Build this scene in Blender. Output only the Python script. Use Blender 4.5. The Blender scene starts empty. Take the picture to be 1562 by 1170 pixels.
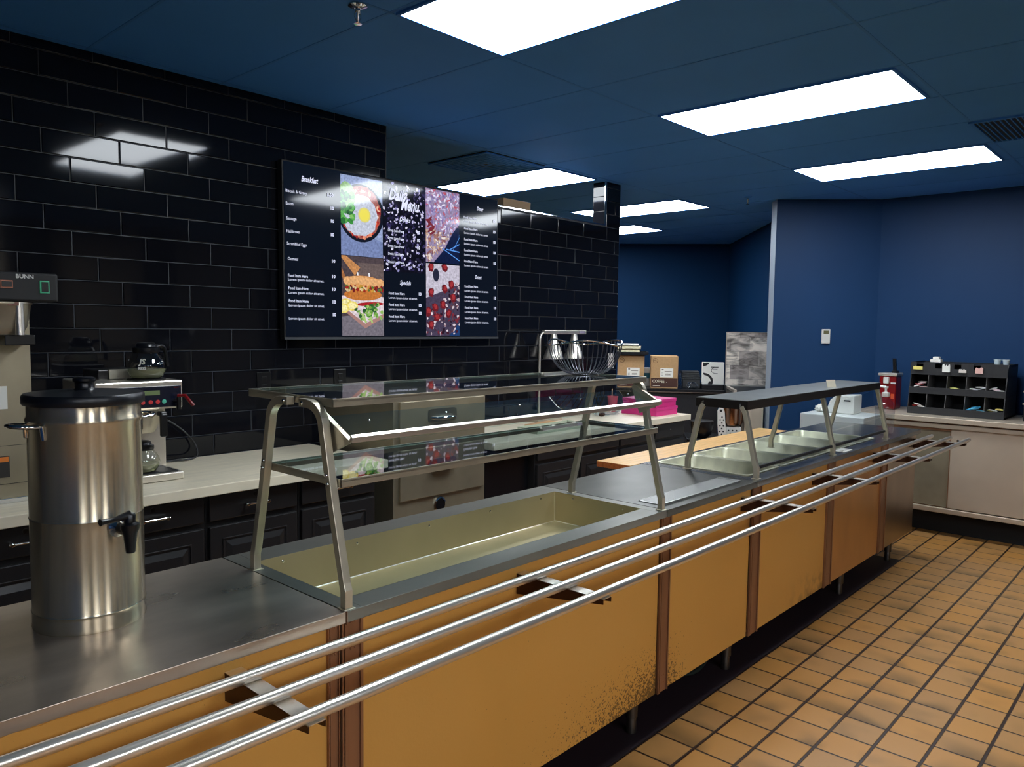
import bpy, math, random
from mathutils import Vector, Matrix
R = math.radians
scene = bpy.context.scene
COL = scene.collection
random.seed(7)

# ------------------------------------------------------------------ materials
def lin(c):
    return tuple((x/255/12.92 if x/255 <= .04045 else ((x/255+.055)/1.055)**2.4) for x in c) + (1.0,)
MATS = {}
def mat(name, col, rough=.5, metal=0.0, spec=.5, coat=0, noise=None, bump=None, emit=None, trans=0, ior=1.5, aniso=None, rnoise=None):
    """noise=(scale, amount, stretch) varies the colour, bump=(scale, strength, stretch), rnoise=(scale, amount, stretch)"""
    m = bpy.data.materials.new(name); m.use_nodes = True
    nt = m.node_tree; b = nt.nodes['Principled BSDF']
    c = lin(col)
    b.inputs['Base Color'].default_value = c
    b.inputs['Roughness'].default_value = rough
    b.inputs['Metallic'].default_value = metal
    b.inputs['Specular IOR Level'].default_value = spec
    b.inputs['Coat Weight'].default_value = coat
    b.inputs['IOR'].default_value = ior
    if trans: b.inputs['Transmission Weight'].default_value = trans
    if emit:
        b.inputs['Emission Color'].default_value = lin(emit[0]); b.inputs['Emission Strength'].default_value = emit[1]
    tc = nt.nodes.new('ShaderNodeTexCoord')
    def nz(scale, stretch, detail=4):
        mp = nt.nodes.new('ShaderNodeMapping'); mp.inputs['Scale'].default_value = stretch
        nt.links.new(tc.outputs['Object'], mp.inputs[0])
        n = nt.nodes.new('ShaderNodeTexNoise'); n.inputs['Scale'].default_value = scale; n.inputs['Detail'].default_value = detail
        nt.links.new(mp.outputs[0], n.inputs['Vector'])
        return n.outputs['Fac']
    if noise:
        f = nz(noise[0], noise[2])
        mr = nt.nodes.new('ShaderNodeMapRange'); mr.inputs['From Min'].default_value = .18; mr.inputs['From Max'].default_value = .82
        mr.inputs['To Min'].default_value = 1-noise[1]*1.5; mr.inputs['To Max'].default_value = 1+noise[1]*1.5
        nt.links.new(f, mr.inputs[0])
        mx = nt.nodes.new('ShaderNodeVectorMath'); mx.operation = 'SCALE'; mx.inputs[0].default_value = c[:3]
        nt.links.new(mr.outputs[0], mx.inputs['Scale']); nt.links.new(mx.outputs[0], b.inputs['Base Color'])
    if rnoise:
        f = nz(rnoise[0], rnoise[2], 6)
        mr = nt.nodes.new('ShaderNodeMapRange'); mr.inputs['From Min'].default_value = .2; mr.inputs['From Max'].default_value = .8
        mr.inputs['To Min'].default_value = max(.02, rough-rnoise[1]); mr.inputs['To Max'].default_value = rough+rnoise[1]
        nt.links.new(f, mr.inputs[0]); nt.links.new(mr.outputs[0], b.inputs['Roughness'])
    if bump:
        f = nz(bump[0], bump[2])
        bp = nt.nodes.new('ShaderNodeBump'); bp.inputs['Strength'].default_value = bump[1]; bp.inputs['Distance'].default_value = .002
        nt.links.new(f, bp.inputs['Height']); nt.links.new(bp.outputs[0], b.inputs['Normal'])
    MATS[name] = m
    return m

def glassmat(name, tint, r=.02, ior=1.5):
    """thin clear sheet: light goes straight through, the surface mirrors by its Fresnel term"""
    m = bpy.data.materials.new(name); m.use_nodes = True; nt = m.node_tree
    nt.nodes.clear(); out = nt.nodes.new('ShaderNodeOutputMaterial')
    t = nt.nodes.new('ShaderNodeBsdfTransparent'); t.inputs[0].default_value = (*tint, 1)
    g = nt.nodes.new('ShaderNodeBsdfGlossy'); g.inputs['Roughness'].default_value = r; g.inputs[0].default_value = (1, 1, 1, 1)
    f = nt.nodes.new('ShaderNodeFresnel'); f.inputs[0].default_value = ior
    x = nt.nodes.new('ShaderNodeMixShader')
    gm = nt.nodes.new('ShaderNodeNewGeometry'); iv = nt.nodes.new('ShaderNodeMath'); iv.operation = 'SUBTRACT'; iv.inputs[0].default_value = 1
    ml = nt.nodes.new('ShaderNodeMath'); ml.operation = 'MULTIPLY'; nt.links.new(gm.outputs['Backfacing'], iv.inputs[1]); nt.links.new(iv.outputs[0], ml.inputs[0]); nt.links.new(f.outputs[0], ml.inputs[1])
    nt.links.new(ml.outputs[0], x.inputs[0]); nt.links.new(t.outputs[0], x.inputs[1]); nt.links.new(g.outputs[0], x.inputs[2])
    nt.links.new(x.outputs[0], out.inputs[0]); MATS[name] = m
    return m

steel_top = mat('steel worktop', (126, 123, 115), .42, .75, bump=(60, .10, (1, 9, 1)), rnoise=(2.5, .08, (1, 1.6, 1)), noise=(3, .14, (1, 1.5, 1)))
steel_worn = mat('worn steel worktop', (184, 170, 156), .30, .80, bump=(60, .12, (1, 7, 1)), rnoise=(4, .06, (1, 2.2, 1)), noise=(4, .22, (1, 2.2, 1)))
steel_basin = mat('steel basin', (196, 180, 140), .42, .75, bump=(80, .08, (1, 1, 8)), noise=(3, .10, (1, 1, 1)))
steel_post = mat('steel tube', (202, 193, 172), .36, .78, bump=(90, .08, (3, 3, .3)), noise=(12, .12, (1, 1, 1)))
steel_rail = mat('rail steel', (238, 230, 218), .30, .88, noise=(20, .06, (.1, 1, 1)))
steel_dark = mat('dull brown steel strip', (158, 118, 90), .40, .65, noise=(9, .2, (2, 2, .2)))
steel_door = mat('brushed cabinet steel', (200, 184, 164), .42, .55, bump=(70, .08, (1, 1, 12)), noise=(2.2, .10, (1, 1, 1)))
steel_can = mat('scratched can steel', (204, 192, 168), .25, .88, noise=(26, .16, (1, 1, .03)))
steel_shelf = mat('shelf top steel', (140, 142, 140), .33, .9, bump=(30, .05, (1, 1, 1)), noise=(5, .1, (1, 1, 1)))
steel_pan = mat('steam pan steel', (222, 220, 192), .34, .55, noise=(9, .25, (1, 1, .6)))
steel_drawer = mat('warmer drawer steel', (165, 155, 132), .42, .75, bump=(120, .12, (.3, 1, 4)), noise=(7, .1, (1, 1, 1)))
def brushed(m, amt, rot):
    nt = m.node_tree; b = nt.nodes['Principled BSDF']; t = nt.nodes.new('ShaderNodeTangent'); t.direction_type = 'RADIAL'; t.axis = 'Z'
    nt.links.new(t.outputs[0], b.inputs['Tangent']); b.inputs['Anisotropic'].default_value = amt; b.inputs['Anisotropic Rotation'].default_value = rot
brushed(steel_can, .9, .25)
chrome = mat('chrome', (215, 215, 215), .08, 1)
black_plastic = mat('black plastic', (14, 15, 19), .28)
black_matte = mat('black matte', (17, 17, 19), .55)
black_lid = mat('black lid', (20, 22, 28), .33, bump=(300, .1, (1, 1, 1)))
cab_paint = mat('black cabinet paint', (33, 32, 33), .33, bump=(90, .05, (1, 1, 1)))
cab_dark = mat('cabinet void', (10, 10, 12), .8)
laminate = mat('pale wood laminate', (232, 220, 194), .38, noise=(9, .10, (.5, 7, 1)))
butcher = mat('butcher block', (205, 160, 100), .38, noise=(14, .22, (.6, 9, 4)))
butcher_end = mat('butcher end grain', (160, 85, 40), .5, noise=(30, .3, (1, 3, 3)))
white_pl = mat('white plastic', (215, 214, 208), .4)
white_body = mat('white enamel', (205, 208, 205), .3)
beige = mat('beige plastic', (205, 196, 175), .5)
red_pl = mat('red enamel', (118, 8, 14), .25)
card = mat('kraft cardboard', (176, 140, 98), .8, noise=(60, .08, (1, 1, 1)))
card_tan = mat('tan board', (190, 160, 125), .8)
brown_print = mat('brown print', (66, 34, 24), .7)
ink = mat('dark ink', (70, 45, 25), .8)
ink_black = mat('black ink', (25, 25, 28), .7)
paper = mat('white paper', (228, 226, 218), .7)
pink = mat('pink card', (205, 45, 125), .5)
stone = None
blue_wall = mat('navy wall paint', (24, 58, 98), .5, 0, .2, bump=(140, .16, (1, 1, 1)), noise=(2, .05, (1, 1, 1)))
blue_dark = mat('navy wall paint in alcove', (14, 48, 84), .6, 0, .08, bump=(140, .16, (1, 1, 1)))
blue_ceiling = mat('navy ceiling tile', (78, 152, 242), .6, 0, .15, bump=(120, .12, (1, 1, 1)), noise=(1.3, .06, (1, 1, 1)))
blue_grid = mat('navy ceiling grid', (72, 142, 230), .55, 0, .15)
dining = mat('beige dining wall', (190, 176, 154), .7)
glass = glassmat('clear shelf glass', (.84, .92, .93), .02, 1.75)
glass2 = glassmat('clear guard glass', (.86, .94, .95), .02, 1.75)
carafe_glass = glassmat('carafe glass', (.88, .90, .86), .03, 1.9)
clear_pl = glassmat('clear plastic', (.84, .87, .90), .14, 1.75)
glass3 = glassmat('clear steam table pane', (.95, .97, .975), .02, 1.35)
water = mat('carafe water', (206, 206, 168), .15, trans=.55, ior=1.2)
light_mat = mat('light diffuser', (240, 240, 240), .5, emit=((240, 248, 255), 19.0))
light_added = mat('added light diffuser', (240, 240, 240), .5, emit=((240, 246, 255), 34.0))  # stronger glow for the added panels behind the camera
light_frame = mat('light frame', (120, 128, 138), .4)

def tile_wall_mat():
    m = mat('black glazed tile', (17, 18, 23), .06, spec=.36, bump=(9, .035, (1, 1, 1)))
    return m
tile_mat = tile_wall_mat()
grout_mat = mat('grey grout', (46, 50, 58), .5)

def floor_mat():
    m = mat('quarry tile floor', (160, 112, 62), .42); nt = m.node_tree; b = nt.nodes['Principled BSDF']
    N = nt.nodes.new; L = nt.links.new
    tc = N('ShaderNodeTexCoord'); sp = N('ShaderNodeSeparateXYZ'); L(tc.outputs['Object'], sp.inputs[0])
    P = .1594
    def math_(op, a, v=None, v2=None):
        n = N('ShaderNodeMath'); n.operation = op
        if isinstance(a, (int, float)): n.inputs[0].default_value = a
        else: L(a, n.inputs[0])
        if v is not None:
            if isinstance(v, (int, float)): n.inputs[1].default_value = v
            else: L(v, n.inputs[1])
        if v2 is not None: n.inputs[2].default_value = v2
        return n.outputs[0]
    def axis(o, off):
        s = math_('DIVIDE', math_('SUBTRACT', o, off), P)
        fr = math_('FRACT', s); fl = math_('FLOOR', s)
        d = math_('SUBTRACT', .5, math_('ABSOLUTE', math_('SUBTRACT', fr, .5)))   # distance to the joint, in tiles
        return fl, d, fr
    ix, dx, fx = axis(sp.outputs[0], 2.307); iy, dy, fy = axis(sp.outputs[1], 1.489)
    def ramp(v, a, c):
        n = N('ShaderNodeMapRange'); n.inputs['From Min'].default_value = a; n.inputs['From Max'].default_value = c; L(v, n.inputs[0]); return n.outputs[0]
    tile = math_('MINIMUM', ramp(dx, .020, .036), ramp(dy, .028, .046))
    cx = N('ShaderNodeCombineXYZ'); L(ix, cx.inputs[0]); L(iy, cx.inputs[1])
    wn = N('ShaderNodeTexWhiteNoise'); wn.noise_dimensions = '2D'; L(cx.outputs[0], wn.inputs['Vector'])
    ns = N('ShaderNodeTexNoise'); ns.inputs['Scale'].default_value = 4.6; ns.inputs['Detail'].default_value = 1.5; L(tc.outputs['Object'], ns.inputs['Vector'])
    # flashed dark patch near one edge of each tile
    fl_ = math_('MULTIPLY', ramp(ns.outputs['Fac'], .48, .66), ramp(math_('SUBTRACT', 1.0, fx), .25, .95))
    r1 = N('ShaderNodeMix'); r1.data_type = 'RGBA'; r1.inputs[6].default_value = lin((184, 130, 64)); r1.inputs[7].default_value = lin((170, 126, 76)); L(wn.outputs['Value'], r1.inputs[0])
    r2 = N('ShaderNodeMix'); r2.data_type = 'RGBA'; L(math_('MULTIPLY', fl_, .75), r2.inputs[0]); L(r1.outputs[2], r2.inputs[6]); r2.inputs[7].default_value = lin((86, 64, 32))
    r3 = N('ShaderNodeMix'); r3.data_type = 'RGBA'; L(tile, r3.inputs[0]); r3.inputs[6].default_value = lin((38, 20, 12)); L(r2.outputs[2], r3.inputs[7])
    L(r3.outputs[2], b.inputs['Base Color'])
    bp = N('ShaderNodeBump'); bp.inputs['Strength'].default_value = .6; bp.inputs['Distance'].default_value = .004
    L(tile, bp.inputs['Height']); L(bp.outputs[0], b.inputs['Normal'])
    return m
floor_m = floor_mat()

def panel_mat():
    """ochre film over steel, pitted with rust specks low down at its right end"""
    m = mat('floor-tinted front panel', (176, 122, 58), .42, .15); nt = m.node_tree; b = nt.nodes['Principled BSDF']
    N = nt.nodes.new; L = nt.links.new
    tc = N('ShaderNodeTexCoord'); sp = N('ShaderNodeSeparateXYZ'); L(tc.outputs['Object'], sp.inputs[0])
    n = N('ShaderNodeTexNoise'); n.inputs['Scale'].default_value = 150; n.inputs['Detail'].default_value = 3; L(tc.outputs['Object'], n.inputs['Vector'])
    n2 = N('ShaderNodeTexNoise'); n2.inputs['Scale'].default_value = 1.8; L(tc.outputs['Object'], n2.inputs['Vector'])
    def mr(v, a, c, d=0, e=1):
        q = N('ShaderNodeMapRange'); q.inputs['From Min'].default_value = a; q.inputs['From Max'].default_value = c
        q.inputs['To Min'].default_value = d; q.inputs['To Max'].default_value = e; L(v, q.inputs[0]); return q.outputs[0]
    low = mr(sp.outputs[2], .42, .14)
    xs = mr(sp.outputs[0], 1.55, 2.45); xe = mr(sp.outputs[0], 2.75, 2.5)
    def mul(a, c, op='MULTIPLY'):
        q = N('ShaderNodeMath'); q.operation = op; L(a, q.inputs[0])
        if isinstance(c, float): q.inputs[1].default_value = c
        else: L(c, q.inputs[1])
        return q.outputs[0]
    k = mul(mul(low, xs), xe)
    th = mul(n.outputs['Fac'], mul(k, .42), 'ADD')
    speck = mr(th, .74, .80)
    n3 = N('ShaderNodeTexNoise'); n3.inputs['Scale'].default_value = 16; n3.inputs['Detail'].default_value = 4; L(tc.outputs['Object'], n3.inputs['Vector'])
    sm = mul(mul(mul(mr(sp.outputs[0], 3.62, 3.95), mr(sp.outputs[2], .30, .17)), mr(n3.outputs['Fac'], .42, .62)), .75)
    mx2 = N('ShaderNodeMath'); mx2.operation = 'MAXIMUM'; L(speck, mx2.inputs[0]); L(sm, mx2.inputs[1]); speck = mx2.outputs[0]
    mx = N('ShaderNodeMix'); mx.data_type = 'RGBA'; L(mul(speck, .8), mx.inputs[0]); mx.inputs[7].default_value = lin((62, 40, 22))
    c2 = N('ShaderNodeMix'); c2.data_type = 'RGBA'; L(n2.outputs['Fac'], c2.inputs[0]); c2.inputs[6].default_value = lin((214, 158, 74)); c2.inputs[7].default_value = lin((220, 167, 88))
    L(c2.outputs[2], mx.inputs[6]); L(mx.outputs[2], b.inputs['Base Color'])
    bp = N('ShaderNodeBump'); bp.inputs['Strength'].default_value = .15; bp.inputs['Distance'].default_value = .002; L(n.outputs['Fac'], bp.inputs['Height']); L(bp.outputs[0], b.inputs['Normal'])
    return m
panel_m = panel_mat()
panel_steel = mat('floor-tinted steel panel', (200, 146, 84), .38, .5, bump=(70, .06, (8, 1, 1)), noise=(4, .12, (1, 1, .5)))  # steel with the floor's warm reflection put into its base colour
panel_steel2 = mat('brushed steel end panel', (160, 146, 130), .33, 1, bump=(70, .06, (8, 1, 1)), noise=(4, .12, (1, 1, .5)))

# ------------------------------------------------------------------ mesh builder
class MB:
    def __init__(s, M=None): s.v = []; s.f = []; s.mi = []; s.M = M; s.m = 0; s.sm = []; s.smooth = False
    def add(s, vs, fs, smooth=None):
        o = len(s.v)
        for p in vs:
            p = Vector(p)
            if s.M is not None: p = s.M @ p
            s.v.append(p)
        for f in fs:
            s.f.append([o+i for i in f]); s.mi.append(s.m); s.sm.append(s.smooth if smooth is None else smooth)
        return s
    def box(s, x0, x1, y0, y1, z0, z1):
        return s.add([(x0, y0, z0), (x1, y0, z0), (x1, y1, z0), (x0, y1, z0), (x0, y0, z1), (x1, y0, z1), (x1, y1, z1), (x0, y1, z1)],
              [(0, 3, 2, 1), (4, 5, 6, 7), (0, 1, 5, 4), (1, 2, 6, 5), (2, 3, 7, 6), (3, 0, 4, 7)])
    def prism(s, pts, axis, a0, a1):
        """2-D outline extruded along an axis; outline is (y,z) for x, (x,z) for y, (x,y) for z"""
        n = len(pts)
        def mk(p, a): return (a, p[0], p[1]) if axis == 'x' else ((p[0], a, p[1]) if axis == 'y' else (p[0], p[1], a))
        return s.add([mk(p, a0) for p in pts]+[mk(p, a1) for p in pts],
              [tuple(range(n))[::-1], tuple(range(n, 2*n))]+[(i, (i+1) % n, n+(i+1) % n, n+i) for i in range(n)])
    def lathe(s, prof, c=(0, 0, 0), seg=40, axis=(0, 0, 1), cap=True):
        c = Vector(c); q = Vector((0, 0, 1)).rotation_difference(Vector(axis).normalized())
        vs = []; fs = []
        for r, z in prof:
            for k in range(seg):
                a = 2*math.pi*k/seg
                vs.append(c + q @ Vector((r*math.cos(a), r*math.sin(a), z)))
        for i in range(len(prof)-1):
            for k in range(seg):
                k2 = (k+1) % seg
                fs.append((i*seg+k, i*seg+k2, (i+1)*seg+k2, (i+1)*seg+k))
        s.add(vs, fs, True)
        if cap:
            o = len(s.v)-len(vs)
            for e, rev in ((0, True), (len(prof)-1, False)):
                if prof[e][0] > 1e-5:
                    ring = [o+e*seg+k for k in range(seg)]
                    s.f.append(ring[::-1] if rev else ring); s.mi.append(s.m); s.sm.append(False)
        return s
    def tube(s, pts, r, seg=10, closed=False, radii=None):
        pts = [Vector(p) for p in pts]; n = len(pts); vs = []; fs = []; up = None
        for i, p in enumerate(pts):
            if closed: t = (pts[(i+1) % n]-pts[i-1])
            else: t = pts[min(i+1, n-1)]-pts[max(i-1, 0)]
            if t.length < 1e-9: t = Vector((0, 0, 1))
            t.normalize()
            if up is None: up = t.orthogonal().normalized()
            up = (up - t*up.dot(t)); up = up.normalized() if up.length > 1e-6 else t.orthogonal().normalized()
            w = t.cross(up); rr = radii[i] if radii else r
            for k in range(seg):
                a = 2*math.pi*k/seg
                vs.append(p + up*math.cos(a)*rr + w*math.sin(a)*rr)
        m = n if closed else n-1
        for i in range(m):
            j = (i+1) % n
            for k in range(seg):
                k2 = (k+1) % seg
                fs.append((i*seg+k, i*seg+k2, j*seg+k2, j*seg+k))
        if not closed:
            fs.append(tuple(range(seg))[::-1]); fs.append(tuple((n-1)*seg+k for k in range(seg)))
        return s.add(vs, fs, True)
    def strap(s, pts, hx, hn):
        """rectangular section swept along a path lying in a YZ plane"""
        pts = [Vector(p) for p in pts]; n = len(pts); vs = []; fs = []
        for i, p in enumerate(pts):
            t = (pts[min(i+1, n-1)]-pts[max(i-1, 0)]).normalized(); w = Vector((1, 0, 0)); u = w.cross(t).normalized()
            for a, b_ in ((-1, -1), (1, -1), (1, 1), (-1, 1)): vs.append(p+w*hx*a+u*hn*b_)
        for i in range(n-1):
            for k in range(4): k2 = (k+1) % 4; fs.append((i*4+k, i*4+k2, (i+1)*4+k2, (i+1)*4+k))
        fs += [(3, 2, 1, 0), tuple((n-1)*4+k for k in range(4))]
        return s.add(vs, fs)
    def disc(s, c, r, axis=(0, 0, 1), seg=24, h=.001): return s.lathe([(r, 0), (r, h)], c, seg, axis)
    def grid(s, P, nu, nv, smooth=True):
        vs = [P(i/nu, j/nv) for j in range(nv+1) for i in range(nu+1)]
        return s.add(vs, [(j*(nu+1)+i, j*(nu+1)+i+1, (j+1)*(nu+1)+i+1, (j+1)*(nu+1)+i) for j in range(nv) for i in range(nu)], smooth)
    def build(s, name, m, parent=None, bevel=0, label=None):
        me = bpy.data.meshes.new(name); me.from_pydata([tuple(v) for v in s.v], [], s.f)
        for q in (m if isinstance(m, (list, tuple)) else [m]): me.materials.append(q)
        me.polygons.foreach_set('material_index', s.mi); me.polygons.foreach_set('use_smooth', s.sm); me.update()
        o = bpy.data.objects.new(name, me); COL.objects.link(o)
        if parent is not None: o.parent = parent; o.matrix_parent_inverse = parent.matrix_world.inverted() if False else inv_of(parent)
        if bevel:
            b = o.modifiers.new('bevel', 'BEVEL'); b.width = bevel; b.segments = 2; b.limit_method = 'ANGLE'; b.angle_limit = R(40)
        if any(s.sm): e = o.modifiers.new('crease', 'EDGE_SPLIT'); e.split_angle = R(38)
        if label: o['label'] = label
        return o
def world_of(o):
    M = Matrix.LocRotScale(o.location, o.rotation_euler, None)
    return (world_of(o.parent) @ o.matrix_parent_inverse @ M) if o.parent else M
def inv_of(p): return world_of(p).inverted()      # parts are modelled in world coordinates
def tag(o, label, cat, group=None):
    o['label'] = label; o['category'] = cat
    if group: o['group'] = group
    return o
def thing(name, loc, label, cat, group=None):
    o = bpy.data.objects.new(name, None); COL.objects.link(o); o.location = loc; o.empty_display_size = .05
    return tag(o, label, cat, group)
def struct(o): o['kind'] = 'structure'; return o
def text_mesh(mb, s, origin, right, up, size, align='l', shear=0, bold=0, width=None):
    """adds lettering, laid on the plane (right, up), into a builder"""
    cu = bpy.data.curves.new('t', 'FONT'); cu.body = s; cu.size = size; cu.shear = shear; cu.offset = bold*size; cu.resolution_u = 2
    o = bpy.data.objects.new('t', cu); me = bpy.data.meshes.new_from_object(o)
    vs = [v.co.copy() for v in me.vertices]; fs = [tuple(p.vertices) for p in me.polygons]
    bpy.data.objects.remove(o); bpy.data.curves.remove(cu); bpy.data.meshes.remove(me)
    if not vs: return
    xs = [v.x for v in vs]; w = max(xs)-min(xs); k = (width/w) if width else 1
    dx = {'l': -min(xs)*k, 'c': -(min(xs)+w/2)*k, 'r': -max(xs)*k}[align]
    right = Vector(right); up = Vector(up); o3 = Vector(origin)
    mb.add([o3+right*(v.x*k+dx)+up*(v.y-size*.35) for v in vs], fs)

# ------------------------------------------------------------------ room shell
CZ = 2.67; WY = 3.56
struct(MB().box(-3.1, 11, -3.6, 9, -.1, 0).build('floor', floor_m))
mb = MB().box(-3.1, 11, -3.6, 9, CZ, CZ+.1)
ceil = struct(mb.build('ceiling', blue_ceiling))
g = MB()
for i in range(-8, 17):
    x = .035+.5915*i
    if -3 < x < 10.8: g.box(x-.006, x+.006, -3.5, 8.9, CZ-.0015, CZ+.001)
for j in range(-4, 8):
    y = 1.05+1.233*j
    if -3.5 < y < 8.9: g.box(-3, 10.9, y-.006, y+.006, CZ-.0015, CZ+.001)
struct(g.build('trim_1', blue_grid))
struct(MB().box(-3.1, -3, -3.6, 9, 0, CZ).build('wall_left', blue_wall))
struct(MB().box(-3, 11, -3.6, -3.5, 0, CZ).build('wall_front', dining))
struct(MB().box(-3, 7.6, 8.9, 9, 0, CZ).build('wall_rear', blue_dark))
struct(MB().box(7.08, 7.18, -3.5, 2.205, 0, CZ).build('wall_right', blue_wall))
def slabwall(name, A, B, th, m, z0=0, z1=CZ):
    """upright slab from A to B, thickened to the left of the direction A>B when th > 0"""
    A = Vector(A); B = Vector(B); d = (B-A).normalized(); n = Vector((-d.y, d.x))*th
    return struct(MB().prism([tuple(A), tuple(B), tuple(B+n), tuple(A+n)], 'z', z0, z1).build(name, m, bevel=.006))
wa = slabwall('wall_angled', (7.10, 2.165), (6.535, 2.888), -.155, blue_wall)
d_ = (Vector((6.535, 2.888))-Vector((7.10, 2.165))).normalized(); n_ = Vector((d_.y, -d_.x)); B0 = Vector((6.535, 2.888))
MB().prism([tuple(B0+d_*.001-n_*.002), tuple(B0+d_*.005-n_*.002), tuple(B0+d_*.005+n_*.157), tuple(B0+d_*.001+n_*.157)], 'z', .0, CZ-.002).build('corner_guard', mat('pale corner guard', (150, 162, 176), .4, .3), wa)
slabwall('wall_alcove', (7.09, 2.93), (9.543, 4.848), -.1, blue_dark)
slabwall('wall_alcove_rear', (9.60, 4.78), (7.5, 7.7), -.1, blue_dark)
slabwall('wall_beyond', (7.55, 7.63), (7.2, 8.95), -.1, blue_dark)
struct(MB().box(-3, 10.9, -3.5, -1.05, -.001, .006).build('trim_10', mat('added dark floor cover', (66, 62, 60), .9)))  # added unseen floor cover, keeps orange out of reflections and bounce
struct(MB().box(-1.5, 5.52, 1.489, 2.06, -.001, .0025).build('trim_9', mat('dark strip under the counter', (30, 16, 22), .6)))  # thin dark strip laid over the tiles below the counter
# tiled wall, with the opening above it: x 2.8 to 4.94, from z 2.335 up
def tiled():
    core = MB(); core.box(-3, 5.13, WY+.0034, 3.685, 0, 2.333); core.box(-3, 2.8, WY+.0034, 3.685, 2.333, CZ); core.box(4.945, 5.13, WY+.0034, 3.685, 2.333, CZ)
    w = core.build('wall_back', [grout_mat]); struct(w)
    t = MB(); TW, TH, G = .3015, .1016, .0028
    rnd = random.Random(3)
    row0 = 1.305 - 11*TH
    def tile(x0, x1, z0, z1, y=WY):
        if x1-x0 < .012 or z1-z0 < .012: return
        c = .0035; a = rnd.uniform(-1, 1)*.0009; b_ = rnd.uniform(-1, 1)*.00045
        def yy(u, v): return y + a*u + b_*v
        t.add([(x0, y+.010, z0), (x1, y+.010, z0), (x1, y+.010, z1), (x0, y+.010, z1),
               (x0, y+.0035, z0), (x1, y+.0035, z0), (x1, y+.0035, z1), (x0, y+.0035, z1),
               (x0+c, yy(-1, -1), z0+c), (x1-c, yy(1, -1), z0+c), (x1-c, yy(1, 1), z1-c), (x0+c, yy(-1, 1), z1-c)],
              [(8, 9, 10, 11)]+[(4+i, 4+(i+1) % 4, 8+(i+1) % 4, 8+i) for i in range(4)]+[(i, (i+1) % 4, 4+(i+1) % 4, 4+i) for i in range(4)])
    for r in range(0, 26):
        z0 = row0+r*TH+G/2; z1 = z0+TH-G
        if z0 > CZ: break
        z1 = min(z1, CZ)
        off = 1.146 + (TW/3 if r % 3 == 0 else (0 if r % 3 == 1 else -TW/3))
        off = {0: 1.042, 1: 1.246, 2: 1.146}[(r-11) % 3] if True else off
        k = math.floor((-1.5-off)/TW)
        while off+k*TW < 5.13:
            x0 = off+k*TW+G/2; x1 = min(x0+TW-G, 5.13-.001); x0c = x0
            if z0 < 2.325 - .02 or x1 < 2.8 or x0 > 4.945:
                zt = z1
                if z1 > 2.333 and x1 > 2.8 and x0 < 4.945 and z0 < 2.30: zt = 2.328
                if z1 > 2.333 and not (z0 < 2.30) and False: pass
                tile(x0c, x1, z0, zt)
            else:
                if x0 < 2.79: tile(x0, 2.795, z0, z1)
                if x1 > 4.96: tile(4.95, x1, z0, z1)
                if z0 < 2.315: tile(max(x0, 2.8), min(x1, 4.94), z0, 2.331)
            k += 1
        # right end return and the reveal of the opening
    o = t.build('tile_facing', tile_mat, w)
    c = MB()
    for r in range(3):
        z0 = 2.336+r*.1116; c.box(4.937, 4.945, WY+.006, 3.683, z0, min(z0+.1096, CZ))
    o = c.build('reveal_tile', tile_mat, w, bevel=.002)
    c = MB(); c.box(4.925, 4.946, WY-.002, WY+.004, 2.333, CZ); c.box(2.8, 4.946, WY-.003, WY+.004, 2.331, 2.339); c.box(2.8, 4.94, WY, 3.69, 2.333, 2.336)
    c.build('metal_edge_strip', chrome, w)
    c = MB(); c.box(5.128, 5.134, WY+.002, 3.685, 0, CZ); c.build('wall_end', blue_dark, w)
tiled()

# ------------------------------------------------------------------ ceiling fixtures
def ceiling_light(x0, x1, y0, y1, label, m=None):
    t = thing('ceiling_light', ((x0+x1)/2, (y0+y1)/2, CZ), label, 'ceiling light', 'recessed ceiling lights')
    fr = MB(); w = .012
    fr.box(x0-w, x0, y0-w, y1+w, CZ-.010, CZ); fr.box(x1, x1+w, y0-w, y1+w, CZ-.010, CZ); fr.box(x0, x1, y0-w, y0, CZ-.010, CZ); fr.box(x0, x1, y1, y1+w, CZ-.010, CZ)
    fr.build('frame', blue_grid, t)
    MB().box(x0, x1, y0, y1, CZ-.008, CZ-.001).build('diffuser', light_mat if y0 > 0 else light_added, t)
ceiling_light(1.837, 2.378, 1.10, 2.256, 'nearest bright ceiling light panel, cut by the top edge of the photo')
ceiling_light(3.60, 4.125, 1.103, 2.25, 'large ceiling light panel in the upper right, second in the front row')
ceiling_light(5.38, 5.915, 1.107, 2.268, 'farthest right ceiling light panel, above the thermostat wall')
ceiling_light(4.25, 4.80, 3.565, 4.75, 'ceiling light panel behind the menu screen, beside the square vent')
ceiling_light(6.0, 6.55, 3.55, 4.74, 'ceiling light panel partly behind the tiled pillar')
ceiling_light(7.18, 7.76, 4.79, 5.95, 'smallest ceiling light panel, farthest back by the tiled wall end')
ceiling_light(-1.9, -1.36, -3.1, -1.94, 'leftmost of the three added fill light panels behind the camera')  # added unseen lamps that fill the counter front and steel reflections
ceiling_light(-.1, .44, -3.1, -1.94, 'middle one of the three added fill light panels behind the camera')
ceiling_light(1.66, 2.2, -3.1, -1.94, 'rightmost of the three added fill light panels behind the camera')
for k, x in enumerate((-2.2, -1.1, .1, 1.3, 2.6, 4.2, 6.0)):  # added unseen dark pilasters, there to stripe the steel's reflections
    struct(MB().box(x, x+.5, -3.5, -3.38, 0, CZ).build('trim_%d' % (2+k), cab_dark))
t = thing('ceiling_vent', (3.89, 3.84, CZ), 'square louvred air diffuser in the navy ceiling above the menu screen', 'air vent')
mb = MB()
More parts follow.
